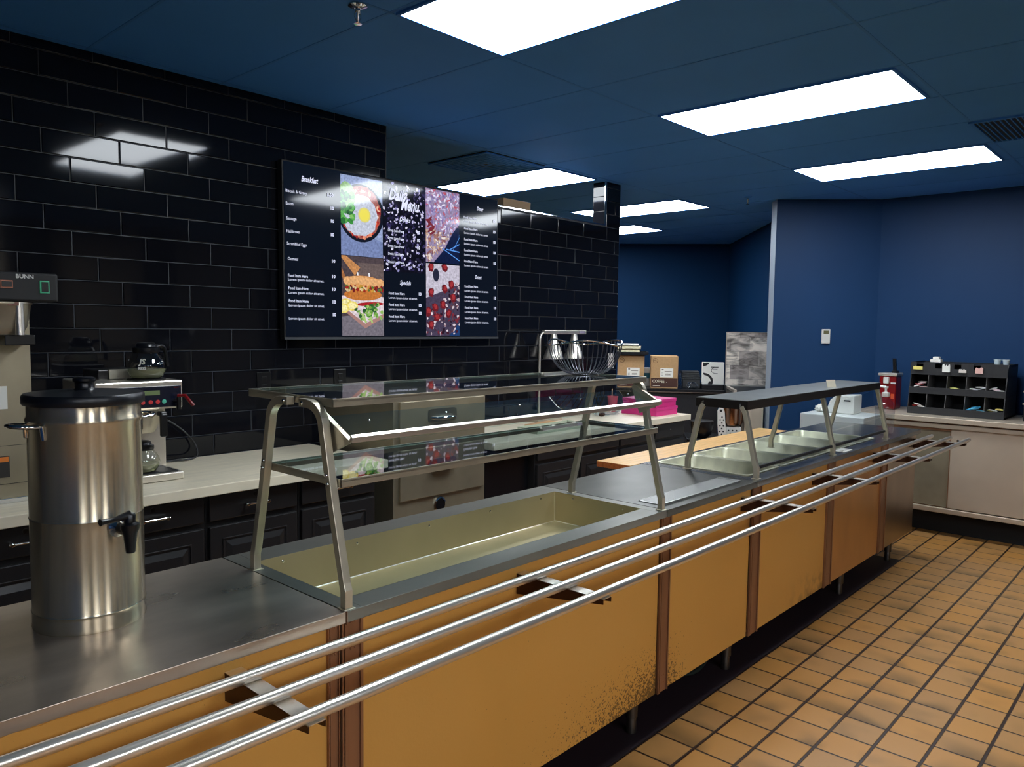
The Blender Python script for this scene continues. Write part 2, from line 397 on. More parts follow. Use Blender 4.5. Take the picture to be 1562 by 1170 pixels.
for k in range(7):
    a = .285-.04*k; b_ = a-.022; z = CZ-.014+.0012*k
    cx, cy = 3.89, 3.835
    for (x0, x1, y0, y1) in ((cx-a, cx+a, cy-a, cy-b_), (cx-a, cx+a, cy+b_, cy+a), (cx-a, cx-b_, cy-b_, cy+b_), (cx+b_, cx+a, cy-b_, cy+b_)):
        mb.box(x0, x1, y0, y1, z, z+.008)
mb.build('louvre', blue_ceiling, t); MB().box(3.60, 4.18, 3.545, 4.125, CZ-.004, CZ-.001).build('backing', mat('dark vent throat', (12, 18, 28), .7), t)
t = thing('return_grille', (5.06, .76, CZ), 'dark square return air grille in the ceiling at the upper right', 'air vent')
MB().box(4.79, 5.33, .48, 1.04, CZ-.003, CZ-.001).build('backing', MATS['dark vent throat'], t)
mb = MB()
for k in range(22): mb.box(4.79, 5.33, .485+.0255*k, .49+.0255*k, CZ-.010, CZ-.003)
mb.box(4.77, 4.79, .46, 1.06, CZ-.011, CZ); mb.box(5.33, 5.35, .46, 1.06, CZ-.011, CZ); mb.box(4.79, 5.33, .46, .48, CZ-.011, CZ); mb.box(4.79, 5.33, 1.04, 1.06, CZ-.011, CZ)
mb.build('slat', blue_grid, t)
def sprinkler(x, y, label):
    t = thing('fire_sprinkler', (x, y, CZ), label, 'sprinkler')
    MB().lathe([(.034, 0), (.034, -.004), (.020, -.010), (.012, -.012)], (x, y, CZ), 24).build('escutcheon', MATS['chrome'] if x < 3 else blue_grid, t)
    m = MB(); m.lathe([(.009, -.010), (.009, -.020), (.006, -.022)], (x, y, CZ), 12)
    for s_ in (-1, 1): m.tube([(x+s_*.004, y, CZ-.02), (x+s_*.013, y, CZ-.030), (x+s_*.013, y, CZ-.042), (x+s_*.003, y, CZ-.060)], .0022, 6)
    m.build('frame_arms', chrome, t)
    MB().lathe([(.0025, -.022), (.004, -.035), (.0025, -.050), (.003, -.060)], (x, y, CZ), 10).build('bulb', white_pl, t)
    m = MB(); m.lathe([(.002, -.060), (.014, -.063), (.015, -.065), (.002, -.066)], (x, y, CZ), 16); m.build('deflector', chrome, t)
sprinkler(1.695, 2.319, 'bright pendant fire sprinkler hanging from the ceiling at the top left')
sprinkler(6.255, 3.026, 'small distant fire sprinkler on the ceiling left of the angled wall')

# ------------------------------------------------------------------ menu screen
def rgb(c): return lin(c)
TX0, TX1, TZ0, TZ1, TY = 2.105, 3.660, 1.472, 2.355, 3.492
tv = thing('menu_screen', (2.88, 3.52, 1.48), 'large flat wall screen showing a daily menu with food pictures on the black tiles', 'screen')
mb = MB(); mb.box(TX0-.008, TX1+.008, TY+.002, TY+.045, TZ0-.012, TZ1+.008); mb.build('housing', black_matte, tv, bevel=.003)
mb = MB(); mb.box(TX0-.008, TX1+.008, TY-.003, TY+.002, TZ0-.014, TZ0-.002); mb.build('bottom_bezel', mat('grey bezel', (110, 112, 116), .35, .8), tv)
mb = MB(); mb.box(2.6, 3.1, TY+.045, TY+.052, 1.7, 2.1); mb.build('wall_mount', black_matte, tv)
def screen_mat():
    m = bpy.data.materials.new('lit screen'); m.use_nodes = True; nt = m.node_tree; b = nt.nodes['Principled BSDF']; L = nt.links.new; N = nt.nodes.new
    a = N('ShaderNodeVertexColor'); a.layer_name = 'Col'
    n = N('ShaderNodeTexNoise'); n.inputs['Scale'].default_value = 75; n.inputs['Detail'].default_value = 5
    tc = N('ShaderNodeTexCoord'); L(tc.outputs['Object'], n.inputs['Vector'])
    mr = N('ShaderNodeMapRange'); mr.inputs['From Min'].default_value = .3; mr.inputs['From Max'].default_value = .7; mr.inputs['To Min'].default_value = .72; mr.inputs['To Max'].default_value = 1.25; L(n.outputs['Fac'], mr.inputs[0])
    mx = N('ShaderNodeMix'); mx.data_type = 'FLOAT'; L(a.outputs['Alpha'], mx.inputs[0]); mx.inputs[2].default_value = 1.0; L(mr.outputs[0], mx.inputs[3])
    v = N('ShaderNodeVectorMath'); v.operation = 'SCALE'; L(a.outputs['Color'], v.inputs[0]); L(mx.outputs[0], v.inputs['Scale'])
    b.inputs['Base Color'].default_value = (.004, .005, .008, 1); b.inputs['Roughness'].default_value = .07; b.inputs['Specular IOR Level'].default_value = .45
    L(v.outputs[0], b.inputs['Emission Color']); b.inputs['Emission Strength'].default_value = 1.0
    return m
screen_m = screen_mat()
class Paint:
    """coloured shapes on the picture plane, u and v run 0..1 over the glass"""
    def __init__(s): s.v = []; s.f = []; s.c = []; s.k = 0; s.clipr = (0, 1, 0, 1)
    def poly(s, pts, col, tex=0):
        a, b_, c, d = s.clipr
        def clip(ps, ax, lim, keep):
            o = []
            for i in range(len(ps)):
                p, q = ps[i-1], ps[i]; ip = keep(p[ax]); iq = keep(q[ax])
                if ip != iq:
                    t = (lim-p[ax])/(q[ax]-p[ax]); o.append((p[0]+(q[0]-p[0])*t, p[1]+(q[1]-p[1])*t))
                if iq: o.append(q)
            return o
        for ax, lim, keep in ((0, a, lambda v: v >= a), (0, b_, lambda v: v <= b_), (1, c, lambda v: v >= c), (1, d, lambda v: v <= d)):
            pts = clip(pts, ax, lim, keep)
            if len(pts) < 3: return
        s.k += 1; y = TY - .0002 - s.k*.0000016; o = len(s.v)
        s.v += [(TX0+p[0]*(TX1-TX0), y, TZ0+p[1]*(TZ1-TZ0)) for p in pts]; s.f.append(tuple(range(o, o+len(pts)))); s.c.append((rgb(col), tex))
    def rect(s, u0, u1, v0, v1, col, tex=0): s.poly([(u0, v0), (u1, v0), (u1, v1), (u0, v1)], col, tex)
    def ell(s, u, v, ru, rv, col, tex=0, rot=0, n=20, wob=0, seed=0):
        rn = random.Random(seed*97+int(u*1e4)); P = []
        for k in range(n):
            a = 2*math.pi*k/n; q = 1+wob*rn.uniform(-1, 1); x = ru*1.76*math.cos(a)*q; y = rv*math.sin(a)*q
            P.append((u+(x*math.cos(rot)-y*math.sin(rot))/1.76, v+x*math.sin(rot)+y*math.cos(rot)))
        s.poly(P, col, tex)
p = Paint()
p.rect(0, 1, 0, 1, (7, 13, 24))
rn = random.Random(5)
# egg in a skillet
p.clipr = (.2185, .3985, .500, .985)
p.rect(.2, .4, .5, 1, (150, 165, 205), 1); p.poly([(.2, .5), (.4, .5), (.4, .60), (.2, .69)], (120, 135, 180), 1)
p.ell(.305, .765, .098, .178, (16, 20, 34), 0, n=40); p.ell(.303, .772, .088, .162, (165, 90, 80), 1, n=40, wob=.03)
for k in range(60):
    a = rn.uniform(-2.6, 1.9); q = rn.uniform(.78, .97)
    p.ell(.303+.088*q*math.cos(a), .772+.162*q*math.sin(a), rn.uniform(.004, .010), rn.uniform(.006, .014), rn.choice([(210, 70, 50), (180, 50, 40), (225, 140, 110), (150, 40, 40), (235, 190, 160)]), 1, n=8, wob=.2, seed=k)
p.ell(.300, .752, .076, .128, (196, 202, 220), 1, n=30, wob=.05)
p.ell(.243, .86, .038, .085, (150, 190, 130), 1, n=22, wob=.05)
for k in range(46):
    p.ell(rn.uniform(.215, .272), rn.uniform(.70, .875), rn.uniform(.006, .015), rn.uniform(.012, .026), rn.choice([(60, 140, 60), (90, 170, 80), (40, 110, 50), (130, 195, 100), (30, 85, 45)]), 1, rn.uniform(0, 3), 9, .2, k)
p.ell(.3185, .757, .027, .046, (225, 215, 120), 0, n=26); p.ell(.3185, .757, .021, .036, (240, 226, 90), 0, n=26)
# hot dog on a board
p.clipr = (.2195, .4005, .006, .497)
p.rect(.2, .42, 0, .5, (78, 66, 70), 1); p.poly([(.2, 0), (.42, 0), (.42, .16), (.2, .12)], (118, 112, 122), 1); p.rect(.29, .42, .36, .46, (105, 90, 88), 1)
p.poly([(.21, .50), (.235, .50), (.298, .43), (.275, .377)], (196, 136, 84), 1); p.poly([(.21, .46), (.24, .35), (.23, .34), (.21, .40)], (170, 110, 66), 1)
for u in (.283, .333): p.poly([(u, .40), (u+.006, .40), (u+.010, .345), (u+.004, .345)], (235, 235, 240))
p.poly([(.215, .175), (.318, .052), (.41, .13), (.41, .235), (.3, .25), (.215, .235)], (170, 128, 120), 0); p.poly([(.215, .195), (.318, .082), (.41, .155), (.41, .25), (.3, .27), (.215, .25)], (222, 208, 214), 1)
p.ell(.31, .262, .082, .036, (196, 118, 52), 1, R(1), 26); p.ell(.312, .338, .086, .042, (214, 150, 92), 1, R(-1), 30)
for k in range(6): p.ell(.245+k*.028, .345+.006*math.sin(k), .019, .026, (228, 172, 116), 1, n=16)
for k in range(70): p.ell(rn.uniform(.238, .398), rn.uniform(.285, .315), rn.uniform(.004, .008), rn.uniform(.006, .011), rn.choice([(150, 40, 30), (200, 150, 60), (90, 120, 50), (225, 200, 150), (110, 30, 30)]), 1, rn.uniform(0, 3), 7, .2, k)
p.ell(.34, .205, .062, .013, (170, 30, 36), 1, R(3), 20)
for u, v in ((.236, .205), (.262, .19), (.225, .175)): p.ell(u, v, .025, .030, (236, 216, 110), 1, n=18); p.ell(u, v, .018, .021, (246, 236, 170), 1, n=18)
for k in range(60): p.ell(rn.gauss(.345, .028), rn.gauss(.155, .022), rn.uniform(.004, .010), rn.uniform(.006, .014), rn.choice([(60, 120, 50), (40, 90, 40), (110, 160, 70), (150, 190, 100)]), 1, rn.uniform(0, 3), 8, .2, k)
p.poly([(.300, .14), (.318, .085), (.326, .09), (.31, .15)], (170, 200, 120)); p.poly([(.335, .12), (.346, .085), (.352, .09), (.345, .13)], (170, 200, 120))
# beans
p.clipr = (.4005, .6015, .421, 1.0)
p.rect(.40, .602, .42, 1.0, (9, 7, 18), 0)
for k in range(620):
    u = rn.uniform(.4, .602); v = rn.uniform(.42, .985); a = rn.uniform(0, 3.14); s_ = rn.uniform(.5, 1.1)
    c = rn.choice([(22, 18, 40), (34, 30, 60), (14, 12, 28), (48, 42, 84), (10, 8, 20), (30, 26, 52)] if k % 3 else [(214, 212, 240), (186, 182, 222), (150, 146, 198)])
    if k % 3: p.ell(u, v, .0056*s_, .0170*s_, c, 0, a, 10)
    else: p.ell(u, v, .0046*s_, .0120*s_, c, 0, a, 9, .15, k)
# flatbread, then berries
p.clipr = (.604, .7795, .505, .995)
p.rect(.60, .79, .5, 1, (14, 26, 62), 1)
p.poly([(.60, .5), (.64, .5), (.70, .60), (.745, .72), (.79, .80), (.79, 1.0), (.60, 1.0)], (150, 135, 170), 1)
for k in range(520):
    u = rn.uniform(.604, .78); v = rn.uniform(.51, .99)
    if v < .47 + (u-.604)*1.75: continue
    c = rn.choice([(200, 190, 225), (222, 214, 236), (170, 120, 150), (190, 90, 110), (130, 110, 165), (160, 150, 200)]) if v > .72 else rn.choice([(220, 200, 190), (190, 160, 140), (160, 110, 100), (235, 222, 214), (140, 90, 90)])
    p.ell(u, v, rn.uniform(.003, .013), rn.uniform(.003, .010), c, 1, rn.uniform(0, 3), 7, .3, k)
for k in range(9): p.ell(rn.uniform(.61, .66), rn.uniform(.70, .80), .016, .008, (120, 40, 52), 1, rn.uniform(-.5, .8), 12, .1, k)
for k in range(5): p.poly([(.69+k*.018, .60-k*.002), (.79, .52+.065*k), (.79, .527+.065*k), (.692+k*.018, .605)], (90, 150, 235))
p.clipr = (.604, .7795, .006, .495)
p.rect(.60, .79, 0, .5, (70, 60, 82), 1); p.poly([(.60, .5), (.79, .5), (.79, .38), (.72, .33), (.60, .26)], (196, 190, 206), 1)
p.ell(.655, .42, .016, .045, (40, 40, 60), 1, n=14); p.poly([(.72, 0), (.79, 0), (.79, .12)], (30, 60, 110), 1)
for k in range(240):
    u = rn.uniform(.604, .78); v = rn.uniform(.02, .40)
    if v > .14+(u-.60)*1.4 or rn.random() < .2: continue
    p.ell(u, v, rn.uniform(.003, .010), rn.uniform(.004, .014), rn.choice([(70, 26, 40), (120, 40, 52), (190, 170, 180), (90, 60, 70), (40, 20, 34), (215, 200, 210)]), 1, rn.uniform(0, 3), 8, .3, k)
for u, v in ((.63, .30), (.65, .20), (.70, .33), (.735, .36), (.66, .13), (.63, .08), (.72, .16), (.69, .22), (.745, .27), (.63, .47), (.70, .475), (.615, .17)):
    p.ell(u, v, .015, .032, (108, 26, 34), 1, rn.uniform(-.8, .8), 14, .15, 3); p.ell(u+.002, v+.004, .009, .020, (160, 48, 52), 1, rn.uniform(-1, 1), 9, .2, 5)
p.clipr = (0, 1, 0, 1)
me = bpy.data.meshes.new('picture_panel'); me.from_pydata(p.v, [], p.f)
ca = me.color_attributes.new('Col', 'FLOAT_COLOR', 'CORNER'); i = 0
for poly, (c, tx) in zip(me.polygons, p.c):
    for _ in poly.vertices: ca.data[i].color = (c[0], c[1], c[2], float(tx)); i += 1
me.materials.append(screen_m)
o = bpy.data.objects.new('display', me); COL.objects.link(o); o.parent = tv; o.matrix_parent_inverse = inv_of(tv)
T = [('Breakfast', .0965, .9162, 'h'), ('Biscuit & Gravy', .0058, .8347, 'l'), ('1.50', .1762, .8471, 'c'), ('Bacon', .0058, .7633, 'l'), ('10', .1833, .7701, 'c'), ('Sausage', .0064, .6795, 'l'), ('10', .1833, .6942, 'c'), ('Hashbrown', .0071, .6059, 'l'), ('10', .1826, .6127, 'c'), ('Scrambled Eggs', .0071, .5357, 'l'), ('Oatmeal', .0096, .4496, 'l'), ('10', .1859, .4553, 'c'), ('F', .0096, .3533, 'l'), ('L', .0096, .3318, 'l'), ('10', .1859, .3635, 'c'), ('F', .0103, .282, 'l'), ('L', .0096, .2559, 'l'), ('10', .1859, .2865, 'c'), ('F', .0109, .2084, 'l'), ('L', .0109, .1823, 'l'), ('10', .1865, .2106, 'c'), ('L', .0103, .1065, 'l'), ('10', .1865, .1336, 'c'),
     ('Daily', .4707, .9151, 'H'), ('Menu', .5265, .8596, 'H'), ('Drinks', .5016, .7633, 'h2'), ('D', .4219, .684, 'l'), ('10', .5666, .6897, 'c'), ('D', .4219, .6353, 'l'), ('10', .5666, .6399, 'c'), ('D', .4219, .5844, 'l'), ('10', .5666, .59, 'c'), ('D', .4219, .5345, 'l'), ('D', .4219, .4824, 'l'), ('Specials', .5023, .3533, 'h2'), ('F', .4232, .2809, 'l'), ('L', .4232, .2525, 'l'), ('10', .573, .2843, 'c'), ('F', .4232, .2072, 'l'), ('L', .4232, .1789, 'l'), ('10', .573, .2084, 'c'), ('F', .4232, .1314, 'l'), ('L', .4232, .1042, 'l'), ('10', .5736, .1563, 'c'),
     ('Dinner', .8965, .9151, 'h3'), ('F', .8039, .8414, 'l'), ('L', .8045, .8143, 'l'), ('10', .9794, .8437, 'c'), ('F', .8058, .7633, 'l'), ('L', .8058, .7327, 'l'), ('10', .9801, .7656, 'c'), ('F', .8064, .6874, 'l'), ('L', .8064, .6569, 'l'), ('10', .9807, .6908, 'c'), ('F', .8071, .6104, 'l'), ('L', .8071, .5798, 'l'), ('10', .9814, .6138, 'c'), ('F', .8071, .5345, 'l'), ('L', .8077, .504, 'l'), ('10', .982, .5368, 'c'), ('Dessert', .8862, .427, 'h3'), ('F', .8084, .3567, 'l'), ('L', .8084, .325, 'l'), ('10', .9839, .359, 'c'), ('F', .809, .282, 'l'), ('L', .809, .2537, 'l'), ('10', .9846, .2831, 'c'), ('F', .8096, .205, 'l'), ('L', .8096, .1755, 'l'), ('10', .9852, .2084, 'c'), ('F', .8096, .1314, 'l'), ('L', .8103, .1019, 'l'), ('10', .9859, .1302, 'c')]
FULL = {'F': 'Food Item Here', 'L': 'Lorem ipsum dolor sit amet.', 'D': 'Drink Item Here'}
mb = MB(); W_ = TX1-TX0
for s_, u, v, k in T:
    txt = FULL.get(s_, s_); wid = {'F': .0746, 'L': .1363, 'D': .0746}.get(s_)
    size = .021; bold = .012; sh = 0; al = 'l'
    if s_ == 'L': size = .018; bold = .004
    if k == 'c': al = 'c'; size = .024; bold = .03
    if k == 'h': al = 'c'; size = .040; bold = .02; sh = .3; wid = .0643
    if k == 'h2': al = 'c'; size = .036; bold = .02; sh = .3; wid = .053
    if k == 'h3': al = 'c'; size = .034; bold = .02; sh = .3; wid = .037
    if k == 'H': al = 'c'; size = .088; bold = .03; sh = .3; wid = .088
    mb.m = 0
    if k == 'l' and s_ not in FULL: size = .022; wid = len(s_)*.0052+.001; bold = .004
    text_mesh(mb, txt, (TX0+u*W_, TY-.0035, TZ0+v*(TZ1-TZ0)), (1, 0, 0), (0, 0, 1), size, al, sh, bold, wid*W_ if wid else None)
mb.build('menu_lettering', mat('lit white lettering', (20, 20, 24), .3, emit=((225, 230, 255), 1.0)), tv)

tv.rotation_euler = (-R(.8), 0, 0)
# ------------------------------------------------------------------ serving counter modules
CT = .87; FY = 1.461; PY = 1.49; BYK = 2.062; BZ = .843
def counter_top(mb, x0, x1, holes=(), y1=BYK):
    """worktop with rectangular holes, made of strips, with a turned down front band"""
    xs = sorted({x0, x1}|{h[0] for h in holes}|{h[1] for h in holes})
    for a, b_ in zip(xs[:-1], xs[1:]):
        h = [q for q in holes if q[0] <= a+1e-6 and q[1] >= b_-1e-6]
        if not h: mb.box(a, b_, FY, y1, CT-.003, CT)
        else:
            mb.box(a, b_, FY, h[0][2], CT-.003, CT); mb.box(a, b_, h[0][3], y1, CT-.003, CT)
    mb.box(x0, x1, FY-.0005, FY+.002, BZ, CT); mb.box(x0, x1, FY, PY, BZ, BZ+.002); mb.box(x0, x1, y1-.002, y1, BZ-.02, CT)
def front_panel(t, x0, x1, m, z0=.158, label=None):
    rn = random.Random(int(x0*100)); n = max(3, int((x1-x0)/.012)); top = []; z = .836
    for i in range(n+1):
        z += rn.uniform(-.0022, .0022); z = min(.842, max(.826, z)); top.append((x0+(x1-x0)*i/n, z))
    mb = MB(); mb.prism([(x0, z0), (x1, z0)]+top[::-1], 'y', PY, PY+.0012)
    mb.box(x0, x1, PY+.0012, PY+.02, z0, BZ)
    return mb.build('front_panel', m, t, label=label)
def front_post(t, x0, x1):
    mb = MB(); y = PY-.004
    mb.box(x0, x1, y, PY+.002, .155, BZ-.001)
    w = (x1-x0)
    for u in (0, .13, .82): mb.box(x0+w*u, x0+w*(u+.08), y-.005, y, .155, BZ-.001)
    for z in (.83, .80, .765, .22, .19):
        for u in (.42, .62): mb.lathe([(.0028, 0), (.0028, .0015)], (x0+w*u, y, z), 8, (0, -1, 0))
    return mb.build('corner_post', steel_dark, t, bevel=.001)
def foot(t, x, y):
    mb = MB(); mb.lathe([(.012, 0), (.019, .004), (.019, .055), (.0165, .06), (.0165, .065)], (x, y, 0), 18); mb.lathe([(.024, .065), (.024, .155)], (x, y, 0), 18)
    mb.build('foot', mat_foot, t)
mat_foot = mat('dark steel foot', (90, 85, 80), .35, .9)
def carcass(t, x0, x1):
    mb = MB(); mb.box(x0, x1, PY+.022, BYK-.02, .158, .165); mb.box(x0, x1, BYK-.022, BYK-.006, .158, BZ-.02)
    mb.box(x0, x1, BYK-.06, BYK-.052, 0, .158); mb.box(x0, x0+.004, PY+.022, BYK-.02, .165, .70); mb.box(x1-.004, x1, PY+.022, BYK-.02, .165, .70)  # first box is an added unseen kick board blocking light from behind
    mb.build('cabinet_shell', steel_dark, t)
GR = 'stainless serving counter sections'
c1 = thing('serving_counter', (-.2, 1.76, 0), 'bare steel counter section holding the tall drink dispenser at the left', 'counter', GR)
mb = MB(); counter_top(mb, -1.3, 1.030); mb.build('worktop', steel_worn, c1, bevel=.0012)
front_panel(c1, -1.3, .996, panel_m); front_post(c1, .996, 1.031); carcass(c1, -1.3, 1.028)
foot(c1, .85, 1.56); foot(c1, .85, 1.98)
c2 = thing('cold_well_counter', (1.74, 1.76, 0), 'counter section with the large empty sunken steel basin under the glass shelves', 'counter', GR)
HB = (1.078, 2.402, 1.541, 1.957)
mb = MB(); counter_top(mb, 1.034, 2.449, [HB]); mb.build('worktop', steel_top, c2, bevel=.0012)
x0, x1, y0, y1 = HB; zb = .752; i_ = .012; mb = MB()
mb.add([(x0, y0, CT), (x1, y0, CT), (x1, y1, CT), (x0, y1, CT), (x0+i_, y0+i_, zb), (x1-i_, y0+i_, zb), (x1-i_, y1-i_, zb), (x0+i_, y1-i_, zb)],
       [(0, 4, 5, 1), (1, 5, 6, 2), (2, 6, 7, 3), (3, 7, 4, 0), (4, 7, 6, 5)])
ba = mb.build('basin', steel_basin, c2, bevel=.004)
mb = MB(); q_ = [(x0+i_, y0+i_), (x1-i_, y0+i_), (x1-i_, y1-i_), (x0+i_, y1-i_)]; top_ = [(x0, y0), (x1, y0), (x1, y1), (x0, y1)]
for k in range(4):
    a, b_ = q_[k], q_[(k+1) % 4]; mb.tube([(a[0], a[1], zb+.001), (b_[0], b_[1], zb+.001)], .0022, 6); mb.tube([(a[0], a[1], zb+.001), (top_[k][0], top_[k][1], CT-.004)], .0022, 6)
mb.build('weld_highlight', steel_rail, ba)  # bright tubes draw the highlights along the welded basin corners
mb = MB()
for x in (1.16, 1.42, 1.72, 2.02, 2.31): MB().lathe([(.0042, 0), (.0042, .002), (.002, .003)], (x, y1-.003, CT-.016), 10, (0, -1, 0)).build('rim_screw', chrome, ba)
for y in (1.62, 1.86): MB().lathe([(.0042, 0), (.0042, .002), (.002, .003)], (x1-.003, y, CT-.016), 10, (-1, 0, 0)).build('rim_screw', chrome, ba)
front_panel(c2, 1.099, 2.449, panel_m, label='steel panel with floor reflection in its colour and rust specks at its lower right'); front_post(c2, 1.034, 1.099); carcass(c2, 1.036, 2.447)
mb = MB(); mb.box(1.0315, 1.034, FY-.002, FY+.008, BZ-.004, CT+.001); mb.build('joint_clip', steel_dark, c2)
for x in (2.40,): foot(c2, x, 1.56); foot(c2, x, 1.98)
c3 = thing('flat_counter', (2.83, 1.76, 0), 'plain steel counter section between the two food guards with a ribbed metal strip', 'counter', GR)
mb = MB(); counter_top(mb, 2.453, 3.208); mb.build('worktop', mat('flat section steel', (88, 86, 80), .36, .8, bump=(60, .1, (1, 9, 1)), noise=(5, .22, (1, 1.6, 1))), c3, bevel=.0012)
mb = MB(); mb.box(2.50, 3.14, 1.512, 1.612, CT, CT+.003); mb.box(2.50, 3.14, 1.506, 1.512, CT, CT+.008); mb.box(3.128, 3.14, 1.512, 1.612, CT+.003, CT+.008)
for k in range(72): mb.box(2.503+.00885*k, 2.5075+.00885*k, 1.610, 1.618, CT, CT+.004)
for k in range(14): mb.box(2.51, 3.12, 1.518+k*.0066, 1.5205+k*.0066, CT+.003, CT+.0042)
mb.build('ribbed_strip', mat('pale brushed strip', (205, 205, 202), .35, .9), c3)
front_panel(c3, 2.533, 3.208, panel_m); front_post(c3, 2.455, 2.533); carcass(c3, 2.455, 3.206); foot(c3, 3.16, 1.56); foot(c3, 3.16, 1.98)
c4 = thing('steam_table', (4.48, 1.76, 0), 'far counter section with five steam wells and a wooden cutting shelf', 'counter', GR)
PX = [(3.298, 3.632), (3.662, 3.985), (4.015, 4.345), (4.375, 4.715), (4.745, 5.052)]
holes = [(a, b_, 1.548, 2.028) for a, b_ in PX]
mb = MB(); counter_top(mb, 3.212, 5.762, holes, y1=2.075); mb.build('worktop', mat('dark reflecting steel', (118, 116, 112), .26, .85, noise=(4, .1, (1, 1, 1))), c4, bevel=.0012)
for a, b_, m in ((3.32, 4.118, panel_m), (4.235, 5.012, panel_steel), (5.147, 5.762, panel_steel2)): front_panel(c4, a, b_, m)
for a, b_ in ((3.218, 3.32), (4.118, 4.235), (5.012, 5.147)): front_post(c4, a, b_)
mb = MB(); mb.box(5.756, 5.762, PY+.02, BYK, .158, BZ); mb.build('end_panel', panel_steel2, c4)
carcass(c4, 3.214, 5.754)
for x in (4.55, 5.45): foot(c4, x, 1.55); foot(c4, x, 1.98)
mb = MB(); n = 5
for k in range(n):
    y0 = 2.078+k*.0402; mb.box(3.13, 5.0, y0, y0+.040, .838, .868)
cb = mb.build('cutting_shelf', butcher, c4, bevel=.0015, label='long butcher block shelf')
mb = MB(); mb.box(3.1285, 3.1305, 2.079, 2.278, .839, .867); mb.build('end_grain', butcher_end, cb)
def pan(i, x0, x1):
    names = ['nearest', 'second', 'middle', 'fourth', 'farthest']
    t = thing('steam_pan', ((x0+x1)/2, 1.788, CT), names[i]+' of the five empty steam pans sunk side by side under the low steel guard', 'food pan', 'steam table pans')
    y0, y1 = 1.548, 2.028; zb = .76; z1 = CT+.004; r = .035; ins = .016
    def ring(ax0, ax1, ay0, ay1, rr, z):
        P = []
        for cx, cy, a0 in ((ax1-rr, ay1-rr, 0), (ax0+rr, ay1-rr, 90), (ax0+rr, ay0+rr, 180), (ax1-rr, ay0+rr, 270)):
            for k in range(5): a = R(a0+k*22.5); P.append((cx+rr*math.cos(a), cy+rr*math.sin(a), z))
        return P
    rings = [ring(x0-.009, x1+.009, y0-.008, y1+.008, .03, CT+.001), ring(x0-.009, x1+.009, y0-.008, y1+.008, .03, z1), ring(x0+.003, x1-.003, y0+.003, y1-.003, r, z1), ring(x0+.006, x1-.006, y0+.006, y1-.006, r, z1-.006),
             ring(x0+ins, x1-ins, y0+ins, y1-ins, r, zb+.014), ring(x0+ins+.012, x1-ins-.012, y0+ins+.012, y1-ins-.012, r, zb)]
    mb = MB(); vs = [p_ for q in rings for p_ in q]; n = 20; fs = []
    for j in range(len(rings)-1): fs += [(j*n+k, j*n+(k+1) % n, (j+1)*n+(k+1) % n, (j+1)*n+k) for k in range(n)]
    mb.add(vs, fs, True); o = len(mb.v)-n; mb.f.append([o+k for k in range(n)]); mb.mi.append(0); mb.sm.append(False)
    mb.build('pan_body', steel_pan, t)
for i, (a, b_) in enumerate(PX): pan(i, a, b_)

# tray slide in front of the counter
ts = thing('tray_slide', (2.4, 1.3, .8), 'three parallel steel tray rails on brackets along the counter front', 'tray rails')
for y in (1.412, 1.300, 1.188):
    mb = MB(); mb.tube([(-1.3, y, .822), (5.84, y, .822)], .0125, 20); mb.lathe([(.0125, 0), (.009, .006), (.001, .008)], (5.84, y, .822), 16, (1, 0, 0)); mb.build('rail', steel_rail, ts)
bracket_dark = mat('shaded bracket side', (70, 46, 34), .4, .7)  # bracket sides coloured dark to carry the shade below the rails
for x in (-.15, .765, 1.675, 3.13, 3.93, 4.87, 5.70):
    mb = MB(); mb.m = 1; mb.prism([(1.489, .810), (1.175, .810), (1.175, .796), (1.489, .748)], 'x', x-.019, x-.0165)
    mb.prism([(1.489, .810), (1.175, .810), (1.175, .796), (1.489, .748)], 'x', x+.0165, x+.019)
    mb.m = 0; mb.box(x-.019, x+.019, 1.175, 1.489, .8085, .8105); mb.m = 1
    mb.lathe([(.006, 0), (.006, -.005)], (x-.008, 1.188, .8085), 10); mb.lathe([(.006, 0), (.006, -.005)], (x+.008, 1.21, .8085), 10)
    mb.build('bracket', [steel_rail, bracket_dark], ts)

# ------------------------------------------------------------------ guard with glass shelves
g1 = thing('glass_sneeze_guard', (1.74, 1.69, CT), 'near two-tier food guard with steel legs and clear glass shelves over the basin', 'food guard', None)
def leg_path(x, yb, s, top, arc=.055, inner=None):
    """square tube leg: vertical at the counter, leaning inward, then bent over to the shelf; s=+1 leans to +y"""
    pts = [(x, yb, CT+.003), (x, yb, CT+.045), (x, yb+s*.006, CT+.06)]
    ye = yb+s*.088; ze = top-.062
    pts.append((x, yb+s*.05, CT+.06+(ze-CT-.06)*.5)); pts.append((x, ye, ze))
    for k in range(1, 8):
        a = R(90*k/8); pts.append((x, ye+s*(arc*(1-math.cos(a))+.004*k/8), ze+arc*math.sin(a)))
    pts.append((x, ye+s*.062, ze+arc+.001)); pts.append((x, ye+s*.095, ze+arc+.001))
    return pts
for x in (1.044, 2.438):
    for yb, s in ((1.478, 1), (1.897, -1)):
        mb = MB(); mb.strap(leg_path(x, yb, s, 1.352), .0105, .0105); mb.box(x-.016, x+.016, yb-.016, yb+.016, CT, CT+.003)
        l = mb.build('leg', steel_post, g1, bevel=.003)
        mb = MB(); d = -1 if x < 2 else 1
        for y, z in ((yb+s*.168, 1.3455), (yb+s*.060, 1.160), (yb+s*.066, 1.18)): mb.lathe([(.0055, .0), (.005, .003), (.002, .0045)], (x+d*.0105, y, z), 10, (d, 0, 0))
        mb.build('bolt', chrome, l)
